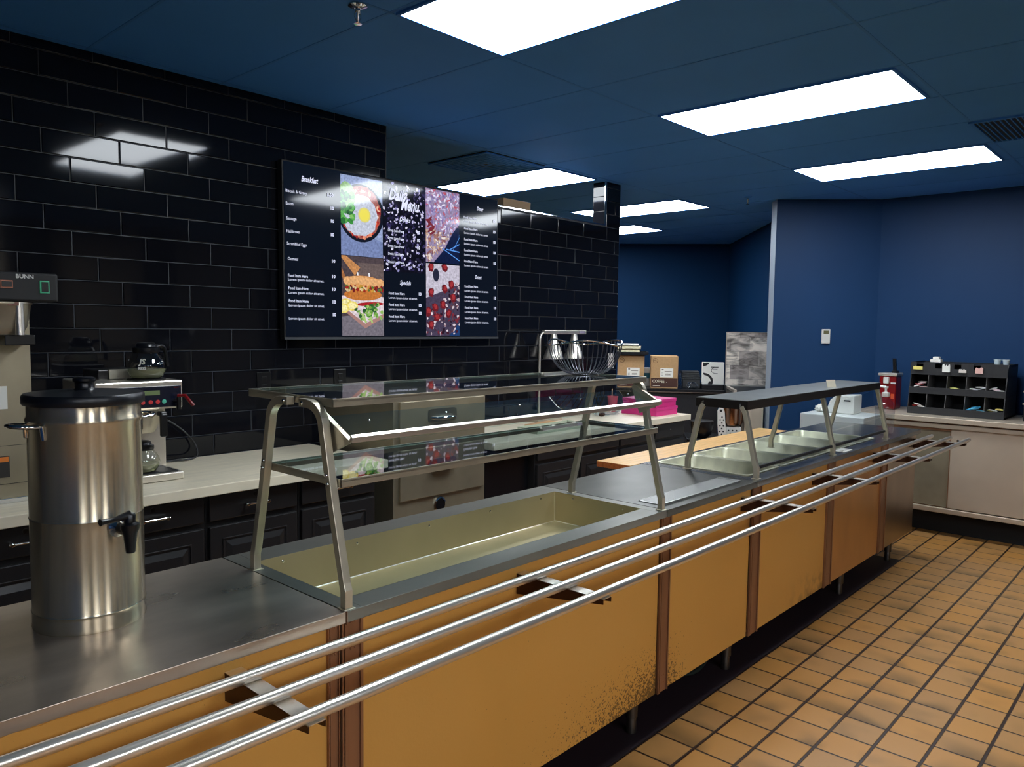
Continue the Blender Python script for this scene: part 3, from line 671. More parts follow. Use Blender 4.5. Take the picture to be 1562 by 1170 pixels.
def shelf(parent, name, x0, x1, y0, y1, z0, z1, w=.016):
    f = MB()
    f.box(x0, x1, y0, y0+.003, z0, z1); f.box(x0, x1, y1-.003, y1, z0, z1); f.box(x0, x0+.003, y0, y1, z0, z1); f.box(x1-.003, x1, y0, y1, z0, z1)
    f.box(x0, x1, y0, y0+w, z1-.007, z1-.0045); f.box(x0, x1, y1-w, y1, z1-.007, z1-.0045); f.box(x0, x0+w, y0+w, y1-w, z1-.007, z1-.0045); f.box(x1-w, x1, y0+w, y1-w, z1-.007, z1-.0045)
    s_ = f.build(name, steel_post, parent, bevel=.0006)
    MB().box(x0+.0035, x1-.0035, y0+.0035, y1-.0035, z1-.0044, z1-.0002).build('glass_pane', glass, s_)
    return s_
shelf(g1, 'top_shelf', 1.056, 2.427, 1.548, 1.945, 1.341, 1.361)
shelf(g1, 'lower_shelf', 1.056, 2.462, 1.516, 1.845, 1.151, 1.171)
# slanted guard pane and its two triangular brackets
A_, B_ = Vector((0, 1.606, 1.316)), Vector((0, 1.487, 1.266))
for x0, x1 in ((1.060, 1.063), (2.424, 2.427)):
    mb = MB(); mb.prism([(1.612, 1.322), (1.598, 1.330), (1.480, 1.268), (1.484, 1.262), (1.575, 1.222)], 'x', x0, x1)
    mb.strap([(x0+.0015, 1.602, 1.330), (x0+.0015, 1.482, 1.268)], .006, .0012)
    mb.build('pane_bracket', steel_post, g1)
mb = MB(); d = (B_-A_).normalized(); n_ = Vector((0, -d.z, d.y)); a = A_+n_*.004; b_ = B_+n_*.004
q = [a, b_, b_+n_*.006, a+n_*.006]; mb.prism([(v.y, v.z) for v in q], 'x', 1.066, 2.421); mb.build('guard_pane', glass2, g1)
mb = MB(); mb.prism([(1.490, 1.268), (1.479, 1.262), (1.478, 1.275), (1.486, 1.281)], 'x', 1.062, 2.425); mb.build('pane_edge_channel', steel_rail, g1, bevel=.001)
mb = MB()
for x in (1.16, 1.42, 1.72, 2.02, 2.30): mb.lathe([(.004, 0), (.003, .003), (.001, .004)], (x, 1.545, 1.3015), 10, (0, -.39, .92))
mb.build('pane_screw', chrome, g1)

# ------------------------------------------------------------------ low steel guard over the steam table
g2 = thing('steel_sneeze_guard', (4.18, 1.66, CT), 'far low food guard with a solid steel top over the steam pans', 'food guard', None)
for x in (3.262, 4.195, 5.098):
    for yb, s in ((1.492, 1), (1.838, -1)):
        mb = MB(); mb.strap([(x, yb, CT+.003), (x, yb, CT+.05), (x, yb+s*.007, CT+.066), (x, yb+s*.05, 1.12), (x, yb+s*.062, 1.165), (x, yb+s*.078, 1.19)], .011, .011); mb.box(x-.017, x+.017, yb-.017, yb+.017, CT, CT+.003)
        mb.build('leg', steel_post, g2, bevel=.003)
mb = MB(); x0, x1, y0, y1, z0, z1 = 3.252, 5.10, 1.540, 1.798, 1.177, 1.219
mb.box(x0, x1, y0, y1, z1-.003, z1); tp = mb.build('top_shelf', steel_shelf, g2)
mb = MB(); mb.box(x0, x1, y0, y0+.003, z0, z1-.003); mb.box(x0, x1, y1-.003, y1, z0, z1-.003); mb.box(x0, x0+.003, y0+.003, y1-.003, z0, z1-.003); mb.box(x1-.003, x1, y0+.003, y1-.003, z0, z1-.003); mb.build('skirt', mat('skirt steel with dark reflection', (62, 58, 56), .32, .9), tp)  # skirt steel darkened to carry the floor's dark reflection
mb = MB()
for y in (1.575, 1.762): mb.lathe([(.005, 0), (.004, .003), (.001, .004)], (x0, y, 1.2), 10, (-1, 0, 0)); mb.box(x0-.0015, x0, y-.002, y+.002, 1.187, 1.2)
mb.build('screw', chrome, tp)
mb = MB(); mb.prism([(1.4925, .918), (1.4985, .918), (1.5475, 1.177), (1.5415, 1.177)], 'x', 3.285, 4.178); mb.prism([(1.4925, .918), (1.4985, .918), (1.5475, 1.177), (1.5415, 1.177)], 'x', 4.212, 5.07); mb.build('front_pane', glass3, g2)
mb = MB(); mb.prism([(1.490, .912), (1.500, .912), (1.502, .925), (1.492, .925)], 'x', 3.275, 5.078); mb.build('pane_edge_strip', black_matte, g2)
tag(MB(Matrix.Translation((4.40, 1.585, 1.2195)) @ Matrix.Rotation(R(-25), 4, 'Z') @ Matrix.Rotation(R(-18), 4, 'X')).box(-.032, .032, 0, .0015, 0, .045).build('card_slip', beige), 'small cream card standing on the steel top of the far food guard', 'card')
tag(MB().box(4.33, 4.46, 1.478, 1.538, CT+.0005, CT+.003).build('paper_slip', paper), 'small white paper slip lying at the front edge of the steam table', 'paper')

# ------------------------------------------------------------------ back counter cabinets
def base_cabinet(x0, x1, label, knob='bar', group='black base cabinets under the back worktops'):
    t = thing('base_cabinet', ((x0+x1)/2, 3.23, 0), label, 'cabinet', group)
    mb = MB(); mb.box(x0, x1, 2.94, 3.55, .10, .858); mb.box(x0, x1, 2.99, 3.55, 0, .10); mb.build('body', cab_dark if False else cab_paint, t)
    g_ = .011; a, b_ = x0+g_, x1-g_
    def plate(nm, z0, z1, raised):
        mb = MB(); mb.box(a, b_, 2.921, 2.939, z0, z1); o = mb.build(nm, cab_paint, t, bevel=.004)
        if raised:
            m = .058; mb = MB()
            # recessed field with a raised centre
            q0 = (a+m, b_-m, z0+m, z1-m)
            for (xa, xb, za, zb_) in ((a+m-.006, b_-m+.006, z1-m, z1-m+.006), (a+m-.006, b_-m+.006, z0+m-.006, z0+m), (a+m-.006, a+m, z0+m, z1-m), (b_-m, b_-m+.006, z0+m, z1-m)): mb.box(xa, xb, 2.917, 2.921, za, zb_)
            mb.build('moulding', cab_paint, o, bevel=.0015)
            k = .024; mb = MB(); x2, x3, z2, z3 = a+m+.008, b_-m-.008, z0+m+.008, z1-m-.008
            mb.add([(x2, 2.921, z2), (x3, 2.921, z2), (x3, 2.921, z3), (x2, 2.921, z3), (x2+k, 2.913, z2+k), (x3-k, 2.913, z2+k), (x3-k, 2.913, z3-k), (x2+k, 2.913, z3-k)], [(4, 5, 6, 7), (0, 1, 5, 4), (1, 2, 6, 5), (2, 3, 7, 6), (3, 0, 4, 7)])
            mb.build('raised_field', cab_paint, o, bevel=.001)
        return o
    dr = plate('drawer', .745, .850, False); do = plate('door', .125, .722, True)
    c = (x0+x1)/2
    if knob == 'bar':
        mb = MB(); c0 = c-.05
        for s_ in (-.045, .045): mb.tube([(c+s_, 2.921, .797), (c+s_, 2.898, .797)], .0045, 10); mb.lathe([(.008, 0), (.007, .006), (.002, .008)], (c+s_, 2.896, .797), 12, (0, -1, 0))
        mb.tube([(c-.055, 2.896, .797), (c+.055, 2.896, .797)], .005, 10); mb.build('pull', chrome, dr)
        MB().lathe([(.009, 0), (.009, .002), (.006, .0025)], (c, 2.921, .831), 16, (0, -1, 0)).build('lock', mat('lock metal', (60, 58, 55), .3, .9) if 'lock metal' not in MATS else MATS['lock metal'], dr)
    else:
        MB().lathe([(.004, 0), (.004, .004), (.002, .006)], (c, 2.921, .80), 10, (0, -1, 0)).build('knob_screw', chrome, dr)
XS = [.14, .56, .98, 1.40, 1.82, 2.24]
LB = ['black base cabinet farthest left, hidden behind the tall drink dispenser', 'black base cabinet seen left of the tall drink dispenser', 'black base cabinet with a bar pull just right of the tall drink dispenser', 'black base cabinet seen through the near leg of the glass guard', 'black base cabinet right beside the steel warming drawers']
for i in range(5): base_cabinet(XS[i]+.001, XS[i+1]-.001, LB[i])
XR = [3.41, 3.835, 4.27, 4.70, 5.13]
LR = ['black base cabinet first to the right of the dark gap', 'black base cabinet under the kraft papers on the right worktop', 'black base cabinet between the paper bag and pink box', 'black base cabinet at the right end, under the pink box']
for i in range(4): base_cabinet(XR[i]+.001, XR[i+1]-.001, LR[i], 'dot')
tag(MB().box(3.03, 3.405, 2.98, 3.55, 0, .857).build('undercounter_fridge', black_plastic, bevel=.004), 'black undercounter appliance beside the steel warming drawers', 'appliance')
tag(MB().box(-1.2, .138, 2.93, 3.55, 0, .857).build('base_cabinet', cab_paint), 'black base cabinet run outside the photo at the far left', 'cabinet')
def worktop(x0, x1, label):
    mb = MB(); mb.box(x0, x1, 2.878, 3.553, .859, .900); return tag(mb.build('worktop', laminate, bevel=.003), label, 'worktop', 'pale laminate worktops')
worktop(-1.2, 2.275, 'pale laminate worktop carrying the coffee machines'); worktop(3.0, 5.135, 'pale laminate worktop carrying the heat lamp and pink box')

# steel warming drawers
wd = thing('warming_drawer_unit', (2.65, 3.2, 0), 'freestanding stainless cabinet of stacked warming drawers seen behind the glass guard', 'warming cabinet')
X0, X1, Y0 = 2.335, 2.968, 2.915
mb = MB(); mb.box(X0, X1, Y0, 3.5, .10, 1.19); mb.build('case', steel_drawer, wd, bevel=.004)
mb = MB()
for x in (X0+.06, X1-.06):
    for y in (Y0+.06, 3.44): mb.lathe([(.028, 0), (.028, .03), (.012, .04), (.012, .1)], (x, y, 0), 14)
mb.build('caster', black_matte, wd)
def warm_drawer(z0, z1):
    mb = MB(); mb.box(X0+.03, X1-.022, Y0-.016, Y0, z0, z1); o = mb.build('drawer', steel_drawer, wd, bevel=.003)
    cx = 2.640; cz = z0+(z1-z0)*.62
    mb = MB(); W2, H2 = .098, .034; P = []
    for k in range(28):
        a = 2*math.pi*k/28; P.append((cx+W2*max(-1, min(1, 1.25*math.cos(a))), cz+H2*max(-1, min(1, 1.3*math.sin(a)))))
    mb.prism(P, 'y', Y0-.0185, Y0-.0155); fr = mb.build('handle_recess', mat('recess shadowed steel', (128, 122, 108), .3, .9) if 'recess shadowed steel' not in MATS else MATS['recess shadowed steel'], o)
    mb = MB(); mb.tube([(cx-.075, Y0-.02, cz-.012), (cx-.06, Y0-.045, cz-.012), (cx, Y0-.052, cz-.012), (cx+.06, Y0-.045, cz-.012), (cx+.075, Y0-.02, cz-.012)], .009, 12)
    mb.prism([(Y0-.018, cz-.026), (Y0-.046, cz-.02), (Y0-.018, cz-.005)], 'x', cx-.07, cx+.07); mb.build('handle', chrome, o)
for z0, z1 in ((.955, 1.165), (.672, .925), (.34, .56)): warm_drawer(z0, z1)
mb = MB(); mb.lathe([(.041, 0), (.041, .006), (.033, .010), (.031, .003)], (2.636, Y0, .617), 28, (0, -1, 0)); k_ = mb.build('dial_ring', chrome, wd)
MB().lathe([(.031, .002), (.028, .008), (.006, .009)], (2.636, Y0, .617), 24, (0, -1, 0)).build('dial', black_plastic, k_)

# ------------------------------------------------------------------ tall iced tea dispenser on the counter
cx, cy = .610, 1.846; rr = .1135
dp = thing('drink_dispenser', (cx, cy, CT), 'tall cylindrical steel drink dispenser with black lid and spigot on the counter', 'drink dispenser')
mb = MB(); P = [(rr, 0), (rr+.001, .004), (rr, .010), (rr, .030), (rr-.0005, .034), (rr+.0015, .038), (rr-.0005, .042), (rr-.0008, .24), (rr+.0006, .243), (rr-.0008, .246), (rr-.001, .447), (rr+.0022, .453), (rr+.0022, .459), (rr-.001, .465), (rr-.001, .490), (rr-.006, .492)]
mb.lathe(P, (cx, cy, CT), 96); mb.build('tank', steel_can, dp)
mb = MB(); mb.lathe([(rr-.004, .489), (rr+.0055, .489), (rr+.0075, .492), (rr+.0075, .507), (rr+.004, .512), (.06, .517), (.03, .518), (.001, .519)], (cx, cy, CT), 72); ld = mb.build('lid', black_lid, dp)
MB().lathe([(.022, .518), (.019, .522), (.019, .534), (.023, .538), (.023, .543), (.018, .546), (.001, .546)], (cx, cy, CT), 28).build('lid_knob', black_plastic, ld)
fdir = Vector((.18, -.98, 0)).normalized(); side = Vector((fdir.y, -fdir.x, 0))    # side points to the left handle
def onC(v, out, z): return Vector((cx, cy, 0))+v*out+Vector((0, 0, z))
for s_ in (1, -1):
    v = side*s_; w = fdir; zc = 1.318
    pts = []
    for k in range(13):
        a = math.pi*k/12; pts.append(onC(v, rr-.003+.047*math.sin(a)**.6, zc+.004*math.sin(a)) + w*(.034*math.cos(a)))
    pts = [onC(v, rr-.006, zc-.028)+w*.036]+pts+[onC(v, rr-.006, zc-.028)-w*.036]
    mb = MB(); mb.tube(pts, .0048, 10); mb.build('handle', chrome, dp)
sp_ = Vector((cx, cy, 0))+fdir*rr; z = 1.095
sg = MB(); sg.lathe([(.021, -.002), (.021, .004), (.014, .010), (.012, .020)], sp_+Vector((0, 0, z)), 24, fdir); spg = sg.build('spigot_collar', chrome, dp)
mb = MB(); mb.tube([sp_+Vector((0, 0, z))+fdir*.015, sp_+Vector((0, 0, z))+fdir*.045], .013, 16)
c = sp_+fdir*.048; mb.lathe([(.009, -.048), (.010, -.046), (.0145, -.006), (.019, .004), (.019, .014), (.012, .018), (.012, .034), (.009, .038)], (c.x, c.y, z), 22)
mb.build('spigot', black_plastic, spg)
h0 = c+Vector((0, 0, z+.034)); MB().tube([h0, h0+side*.030-Vector((0, 0, .004)), h0+side*.058-Vector((0, 0, .004)), h0+side*.064-Vector((0, 0, .004))], .006, 12, radii=[.010, .006, .006, .008]).build('spigot_lever', black_plastic, spg)

# ------------------------------------------------------------------ tall brewer at the left edge
tb = thing('tea_brewer', (.70, 3.25, .9), 'tall steel brewer with black control head at the left edge', 'brewer')
MB().box(.50, .902, 2.95, 3.40, 1.602, 1.700).build('control_head', black_matte, tb, bevel=.008)
MB().box(.50, .852, 3.10, 3.42, .915, 1.602).build('column', steel_drawer, tb, bevel=.003)
mb = MB(); mb.box(.50, .862, 3.08, 3.42, .900, .918); mb.build('base', chrome, tb, bevel=.002)
mb = MB(); mb.lathe([(.075, 0), (.092, .03), (.103, .10), (.108, .105), (.108, .11)], (.735, 3.04, 1.49), 32); mb.build('funnel', steel_post, tb)
mb = MB(); mb.tube([(.782, 2.955, 1.598), (.782, 2.95, 1.49)], .014, 12); mb.build('funnel_handle', steel_rail, tb)
MB().box(.74, .83, 2.96, 3.1, 1.455, 1.49).build('drip_outlet', black_plastic, tb, bevel=.003)
mb = MB(); text_mesh(mb, 'BUNN', (.775, 2.9485, 1.686), (1, 0, 0), (0, 0, 1), .019, 'l', 0, .03, .052); mb.build('brand_lettering', white_pl, tb)
mb = MB(); mb.box(.845, .873, 2.946, 2.95, 1.632, 1.674); sw = mb.build('switch', mat('green lit rim', (60, 130, 100), .5, emit=((60, 160, 120), .35)), tb)
MB().box(.849, .869, 2.943, 2.946, 1.636, 1.670).build('rocker', black_plastic, sw)
mb = MB(); mb.box(.73, .765, 2.946, 2.95, 1.645, 1.671); sw = mb.build('display_frame', mat('orange rim', (190, 120, 90), .5), tb); MB().box(.733, .762, 2.944, 2.946, 1.649, 1.667).build('display', black_plastic, sw)
mb = MB(); mb.box(.735, .775, 3.0965, 3.1, 1.23, 1.31); st = mb.build('white_sticker', paper, tb)
mb = MB(); mb.box(.735, .775, 3.0965, 3.1, .99, 1.065); st = mb.build('warning_sticker', mat('sticker black', (40, 36, 34), .6), tb)
MB().box(.738, .772, 3.0955, 3.0965, 1.045, 1.062).build('orange_band', mat('sticker orange', (220, 120, 40), .6), st)
mb = MB(); mb.box(.745, .778, 2.937, 2.949, 1.588, 1.600); mb.build('caution_sticker', mat('sticker brown', (130, 90, 80), .6), tb)
mb = MB()
for z in (.965, 1.10): mb.box(.502, .850, 3.0985, 3.1, z, z+.0015)
mb.build('panel_seam', ink_black, tb)

# ------------------------------------------------------------------ coffee brewer with carafes
cb_ = thing('coffee_brewer', (1.26, 3.27, .9), 'steel coffee brewer with digital panel and red faucet lever behind the dispenser', 'coffee brewer')
mb = MB(); mb.box(1.06, 1.393, 3.10, 3.46, 1.192, 1.306); mb.build('head', steel_rail, cb_, bevel=.006)
mb = MB(); mb.box(1.075, 1.385, 3.094, 3.10, 1.200, 1.285); pn = mb.build('control_panel', mat('dark navy panel', (16, 20, 38), .25), cb_, bevel=.002)
MB().box(1.235, 1.298, 3.092, 3.094, 1.250, 1.268).build('lcd', mat('lcd green', (110, 125, 80), .4), pn)
mb = MB()
for x, in ((1.232,), (1.262,), (1.290,)): mb.lathe([(.009, 0), (.007, .002)], (x, 3.094, 1.222), 14, (0, -1, 0))
mb.build('red_button', mat('red button', (205, 60, 60), .4), pn)
MB().lathe([(.009, 0), (.007, .002)], (1.315, 3.094, 1.222), 14, (0, -1, 0)).build('green_button', mat('green button', (90, 190, 160), .4), pn)
mb = MB(); text_mesh(mb, 'BUNN', (1.355, 3.0935, 1.277), (1, 0, 0), (0, 0, 1), .007, 'l', 0, .02, .020); mb.build('brand_lettering', red_pl, pn)
mb = MB(); mb.tube([(1.362, 3.10, 1.222), (1.362, 3.065, 1.222)], .010, 14); mb.tube([(1.362, 3.068, 1.240), (1.362, 3.068, 1.19)], .009, 14); fa = mb.build('hot_water_faucet', black_plastic, cb_)
mb = MB(); mb.tube([(1.358, 3.068, 1.244), (1.380, 3.05, 1.246), (1.405, 3.03, 1.205)], .0075, 12); mb.build('red_lever', red_pl, fa)
mb = MB(); mb.box(1.10, 1.385, 3.25, 3.46, .935, 1.195); mb.build('column', steel_rail, cb_, bevel=.003)
mb = MB(); mb.lathe([(.055, 0), (.072, .03), (.085, .09), (.088, .095)], (1.245, 3.165, 1.098), 32); fu = mb.build('funnel', steel_post, cb_)
mb = MB(); mb.box(1.285, 1.312, 3.055, 3.075, 1.085, 1.178); mb.box(1.285, 1.312, 3.06, 3.10, 1.165, 1.185); mb.build('funnel_handle', black_plastic, fu, bevel=.006)
mb = MB(); mb.box(1.06, 1.386, 3.085, 3.46, .902, .933); ba = mb.build('base', steel_rail, cb_, bevel=.005)
MB().box(1.085, 1.37, 3.10, 3.25, .933, .936).build('warmer_plate', black_matte, ba, bevel=.003)
mb = MB(); mb.box(1.135, 1.30, 3.28, 3.45, 1.306, 1.345); w2 = mb.build('rear_warmer', black_plastic, cb_, bevel=.004)
MB().box(1.175, 1.315, 3.272, 3.28, 1.308, 1.346).build('warmer_front', beige, w2)
mb = MB(); mb.lathe([(.072, 0), (.072, .004)], (1.287, 3.19, 1.306), 32); mb.build('top_warmer_plate', black_matte, cb_)
cord = [(1.38, 3.50, 1.13), (1.45, 3.52, 1.12), (1.52, 3.53, 1.085), (1.585, 3.53, 1.035), (1.632, 3.53, .98), (1.645, 3.52, .94), (1.63, 3.50, .912), (1.59, 3.48, .907), (1.55, 3.48, .907), (1.50, 3.49, .907), (1.44, 3.48, .907), (1.40, 3.46, .912)]
def smooth_pts(P, n=6):
    P = [Vector(q) for q in P]; out = []
    for i in range(len(P)-1):
        p0, p1, p2, p3 = P[max(i-1, 0)], P[i], P[i+1], P[min(i+2, len(P)-1)]
        for k in range(n):
            t = k/n; out.append(.5*((2*p1)+(p2-p0)*t+(2*p0-5*p1+4*p2-p3)*t*t+(3*p1-p0-3*p2+p3)*t**3))
    out.append(P[-1]); return out
MB().tube(smooth_pts(cord), .0042, 8).build('power_cord', black_plastic, cb_)
def carafe(x, y, z, ang, label, s=1.0, logo=False):
    t = thing('coffee_carafe', (x, y, z), label, 'carafe', None)
    prof = [(.001, .002), (.052, .002), (.060, .006), (.072, .03), (.075, .048), (.070, .070), (.056, .092), (.046, .104), (.044, .112)]
    prof = [(a*s, b_*s) for a, b_ in prof]
    mb = MB(); mb.lathe(prof, (x, y, z), 40, cap=False); gl = mb.build('glass_bowl', carafe_glass, t)
    fill = [(.001, .004), (.051, .004), (.058, .008), (.070, .03), (.0725, .040), (.001, .0401)]
    MB().lathe([(a*s, b_*s) for a, b_ in fill], (x, y, z), 36, cap=False).build('water', water, t)
    mb = MB(); mb.lathe([(.048*s, .104*s), (.050*s, .110*s), (.050*s, .124*s), (.040*s, .130*s), (.036*s, .142*s), (.030*s, .146*s), (.001, .147*s)], (x, y, z), 32); c_ = mb.build('collar_lid', black_plastic, t)
    d = Vector((math.cos(ang), math.sin(ang), 0)); o3 = Vector((x, y, z))
    P = [o3+d*.046*s+Vector((0, 0, .126*s)), o3+d*.075*s+Vector((0, 0, .132*s)), o3+d*.094*s+Vector((0, 0, .118*s)), o3+d*.104*s+Vector((0, 0, .080*s)), o3+d*.106*s+Vector((0, 0, .045*s))]
    MB().tube(smooth_pts(P, 4), .008*s, 10).build('handle', black_plastic, t)
    if logo:
        n = Vector((-.38, -.93, 0)).normalized(); r_ = Vector((.93, -.38, 0)).normalized()
        mb = MB(); base = o3+n*.0765+r_*(-.015)
        text_mesh(mb, 'JS', base+Vector((0, 0, .072))-n*.012, r_, Vector((0, 0, 1))-n*.35, .030, 'c', .2, .03); text_mesh(mb, 'RESS', base+Vector((0, 0, .045)), r_, (0, 0, 1), .014, 'c', 0, .03)
        mb.build('printed_mark', white_pl, t)
carafe(1.287, 3.19, 1.310, R(20), 'glass carafe standing on top of the coffee brewer', logo=True)
carafe(1.255, 3.165, .936, R(200), 'glass carafe with black lid under the coffee brewer spout', .86)

# ------------------------------------------------------------------ outlets, switch, thermostat
def plate(name, x, z, w, h, m, label, cat, face=None, y=WY):
    t = thing(name, (x, y, z), label, cat)
    MB().box(x-w/2, x+w/2, y-.006, y-.001, z-h/2, z+h/2).build('cover_plate', m, t, bevel=.0015)
    mb = MB()
    if face == 'outlet':
        for dz in (-.02, .02): mb.box(x-.014, x+.014, y-.0085, y-.006, z+dz-.014, z+dz+.014)
    else: mb.box(x-.014, x+.014, y-.0095, y-.006, z-.03, z+.03)
    mb.build('socket' if face == 'outlet' else 'rocker', m, t, bevel=.001)
plate('wall_outlet', 2.015, 1.235, .076, .115, black_plastic, 'black wall outlet on the tiles right of the coffee brewer', 'outlet', 'outlet')
plate('wall_outlet', 2.475, 1.235, .076, .115, black_plastic, 'black wall outlet on the tiles below the left part of the screen', 'outlet', 'outlet')
plate('light_switch', 5.045, 1.275, .075, .12, white_pl, 'white light switch at the right end of the tiled wall', 'switch')
tA = Vector((7.10, 2.165)); tB = Vector((6.535, 2.888)); td = (tB-tA).normalized(); tn = Vector((-td.y, td.x))   # tn points to the camera side when negative x
if tn.x > 0: tn = -tn
M = Matrix(((td.x, tn.x, 0, 6.812), (td.y, tn.y, 0, 2.531), (0, 0, 1, 1.488), (0, 0, 0, 1)))
t = thing('thermostat', (6.812, 2.531, 1.488), 'small white thermostat on the angled navy wall', 'thermostat')
MB(M).box(-.036, .036, .001, .022, -.062, .062).build('case', white_pl, t, bevel=.004)
MB(M).box(-.022, .022, .022, .0235, .02, .05).build('display', mat('olive lcd', (96, 92, 58), .4), t)

# ------------------------------------------------------------------ things on the right worktop
hl = thing('heat_lamp', (3.985, 3.40, .9), 'steel heat lamp stand with two hanging shades on the back worktop', 'heat lamp')
mb = MB(); mb.box(3.86, 4.12, 3.30, 3.50, .900, .918); mb.build('base', steel_door, hl, bevel=.004)
mb = MB(); P = [(3.985, 3.40, .918), (3.985, 3.40, 1.44)]+[(3.985+.045*(1-math.cos(R(a))), 3.40, 1.44+.062*math.sin(R(a))) for a in range(15, 91, 15)]
mb.tube(P, .0085, 12); mb.build('post', steel_rail, hl)
mb = MB(); mb.box(4.02, 4.49, 3.385, 3.415, 1.490, 1.518); ar = mb.build('arm', steel_rail, hl, bevel=.004)
MB().box(4.40, 4.47, 3.383, 3.385, 1.496, 1.512).build('rating_label', mat('purple grey label', (150, 140, 160), .5), ar)
for x in (4.135, 4.365):
    mb = MB(); mb.lathe([(.020, .175), (.022, .160), (.030, .120), (.048, .07), (.068, .02), (.072, 0), (.0705, 0), (.066, .02), (.046, .07), (.028, .12), (.018, .172)], (x, 3.40, 1.318), 36, cap=False); sh = mb.build('shade', steel_rail, hl)
    MB().lathe([(.001, .03), (.02, .032), (.03, .05), (.024, .08), (.016, .12)], (x, 3.40, 1.318), 20).build('bulb', mat('dull lamp glass', (120, 116, 108), .3) if 'dull lamp glass' not in MATS else MATS['dull lamp glass'], sh)

def bowl():
    bx, by, bz = 2.335, 1.765, 1.3605
    t = thing('wire_bowl', (bx, by, bz), 'dark wire fruit bowl with wavy rim on the top glass shelf', 'wire bowl')
    mb = MB(); mb.tube([(bx+.050*math.cos(R(a)), by+.050*math.sin(R(a)), bz+.003) for a in range(0, 360, 12)], .003, 8, True); mb.build('base_ring', wire, t)
    def rim(a): return .140+.004*math.cos(2*a), .122+.010*math.cos(3*a+1.1)
    mb = MB(); mb.tube([(bx+rim(R(a))[0]*math.cos(R(a)), by+rim(R(a))[0]*math.sin(R(a)), bz+rim(R(a))[1]) for a in range(0, 360, 6)], .0032, 8, True); mb.build('rim', chrome, t)
    mb = MB()
    for k in range(44):
        a = 2*math.pi*k/44; r1, h1 = rim(a); P = []
        for i in range(9):
            q = i/8; r_ = .050+(r1-.050)*math.sin(q*math.pi/2)**.9; P.append((bx+r_*math.cos(a), by+r_*math.sin(a), bz+.003+(h1-.003)*(1-math.cos(q*math.pi/2))**.85))
        mb.tube(P, .0014, 5)
    mb.build('wires', wire, t)
wire = mat('dark chrome wire', (96, 98, 106), .3, .9)
bowl()
# cup, pink boxes, papers, bag
cu = thing('paper_cup', (4.83, 3.38, .9), 'red paper cup with a wooden stirrer beside the pink box', 'cup')
MB().lathe([(.028, 0), (.040, .112), (.042, .114), (.042, .118), (.039, .118), (.027, .004)], (4.83, 3.38, .9), 28).build('cup_body', mat('red cup', (196, 70, 80), .5), cu)
MB().tube([(4.835, 3.39, .91), (4.80, 3.365, 1.075)], .0035, 6).build('stirrer', mat('pale wood stick', (215, 190, 140), .6), cu)
def pbox(x0, x1, y0, y1, z0, z1, label):
    t = thing('pastry_box', ((x0+x1)/2, (y0+y1)/2, z0), label, 'box', 'pink pastry boxes')
    MB().box(x0, x1, y0, y1, z0, z1-.012).build('tray', pink, t, bevel=.002)
    MB().box(x0-.003, x1+.003, y0-.003, y1+.003, z1-.022, z1).build('lid', pink, t, bevel=.002)
pbox(4.79, 5.08, 2.965, 3.27, .900, .962, 'lower pink pastry box on the worktop end')
pbox(4.80, 5.075, 2.975, 3.265, .963, 1.02, 'upper pink pastry box stacked on the other one')
def crumple(name, c, sx, sy, sz, m, label, cat, seed=1, group=None):
    rn = random.Random(seed); vs = {}
    def P(u, v):
        a = 2*math.pi*u; b_ = math.pi*(v-.5); q = 1+.16*math.sin(5*a+seed+3*b_)+.12*math.sin(11*a-4*b_+seed*2)+.10*math.sin(17*a+9*b_)
        return (c[0]+sx*q*math.cos(a)*math.cos(b_), c[1]+sy*q*math.sin(a)*math.cos(b_), c[2]+max(0, sz*(1+math.sin(b_)*q)*.5))
    mb = MB(); mb.grid(P, 40, 16, False); return tag(mb.build(name, m), label, cat, group)
crumple('snack_bag', (4.60, 3.27, .9005), .12, .07, .05, clear_pl, 'clear crumpled plastic bag lying left of the pink boxes', 'plastic bag', 3)
crumple('pastry', (4.50, 3.24, .9005), .022, .02, .028, mat('dark brown pastry', (60, 36, 22), .6, noise=(60, .4, (1, 1, 1))), 'small dark brown pastry beside the clear plastic bag', 'food', 5)
M = Matrix.Translation((3.84, 3.22, .9)) @ Matrix.Rotation(R(6), 4, 'Z')
tag(MB(M).box(-.15, .13, -.05, .06, .0005, .010).build('kraft_bag', mat('light kraft', (205, 160, 115), .7), bevel=.003), 'flat light brown kraft bag on the right worktop below the heat lamp', 'paper bag')
M = Matrix.Translation((3.62, 3.47, .9)) @ Matrix.Rotation(R(-3), 4, 'Z')
tag(MB(M).box(-.16, .14, -.06, .06, .0005, .012).build('paper_stack', mat('tan paper', (186, 172, 130), .7), bevel=.002), 'low stack of tan paper sheets on the worktop left of the heat lamp', 'paper')
t = thing('serving_tray', (3.68, 3.02, .9), 'pale rectangular tray lying on the right worktop edge', 'tray')
MB().box(3.45, 3.92, 2.952, 3.10, .901, .905).build('tray_base', mat('pale green grey plastic', (175, 182, 160), .4), t)
mb = MB(); mb.box(3.45, 3.92, 2.946, 2.952, .901, .932); mb.box(3.45, 3.92, 3.10, 3.106, .901, .932); mb.box(3.444, 3.45, 2.946, 3.106, .901, .932); mb.box(3.92, 3.926, 2.946, 3.106, .901, .932); mb.build('tray_wall', MATS['pale green grey plastic'], t)
tag(MB().box(3.80, 4.075, WY+.02, WY+.115, 2.3365, 2.40).build('cardboard_box', card_tan, bevel=.002), 'tan box on the wall ledge at the top right corner of the screen', 'box')

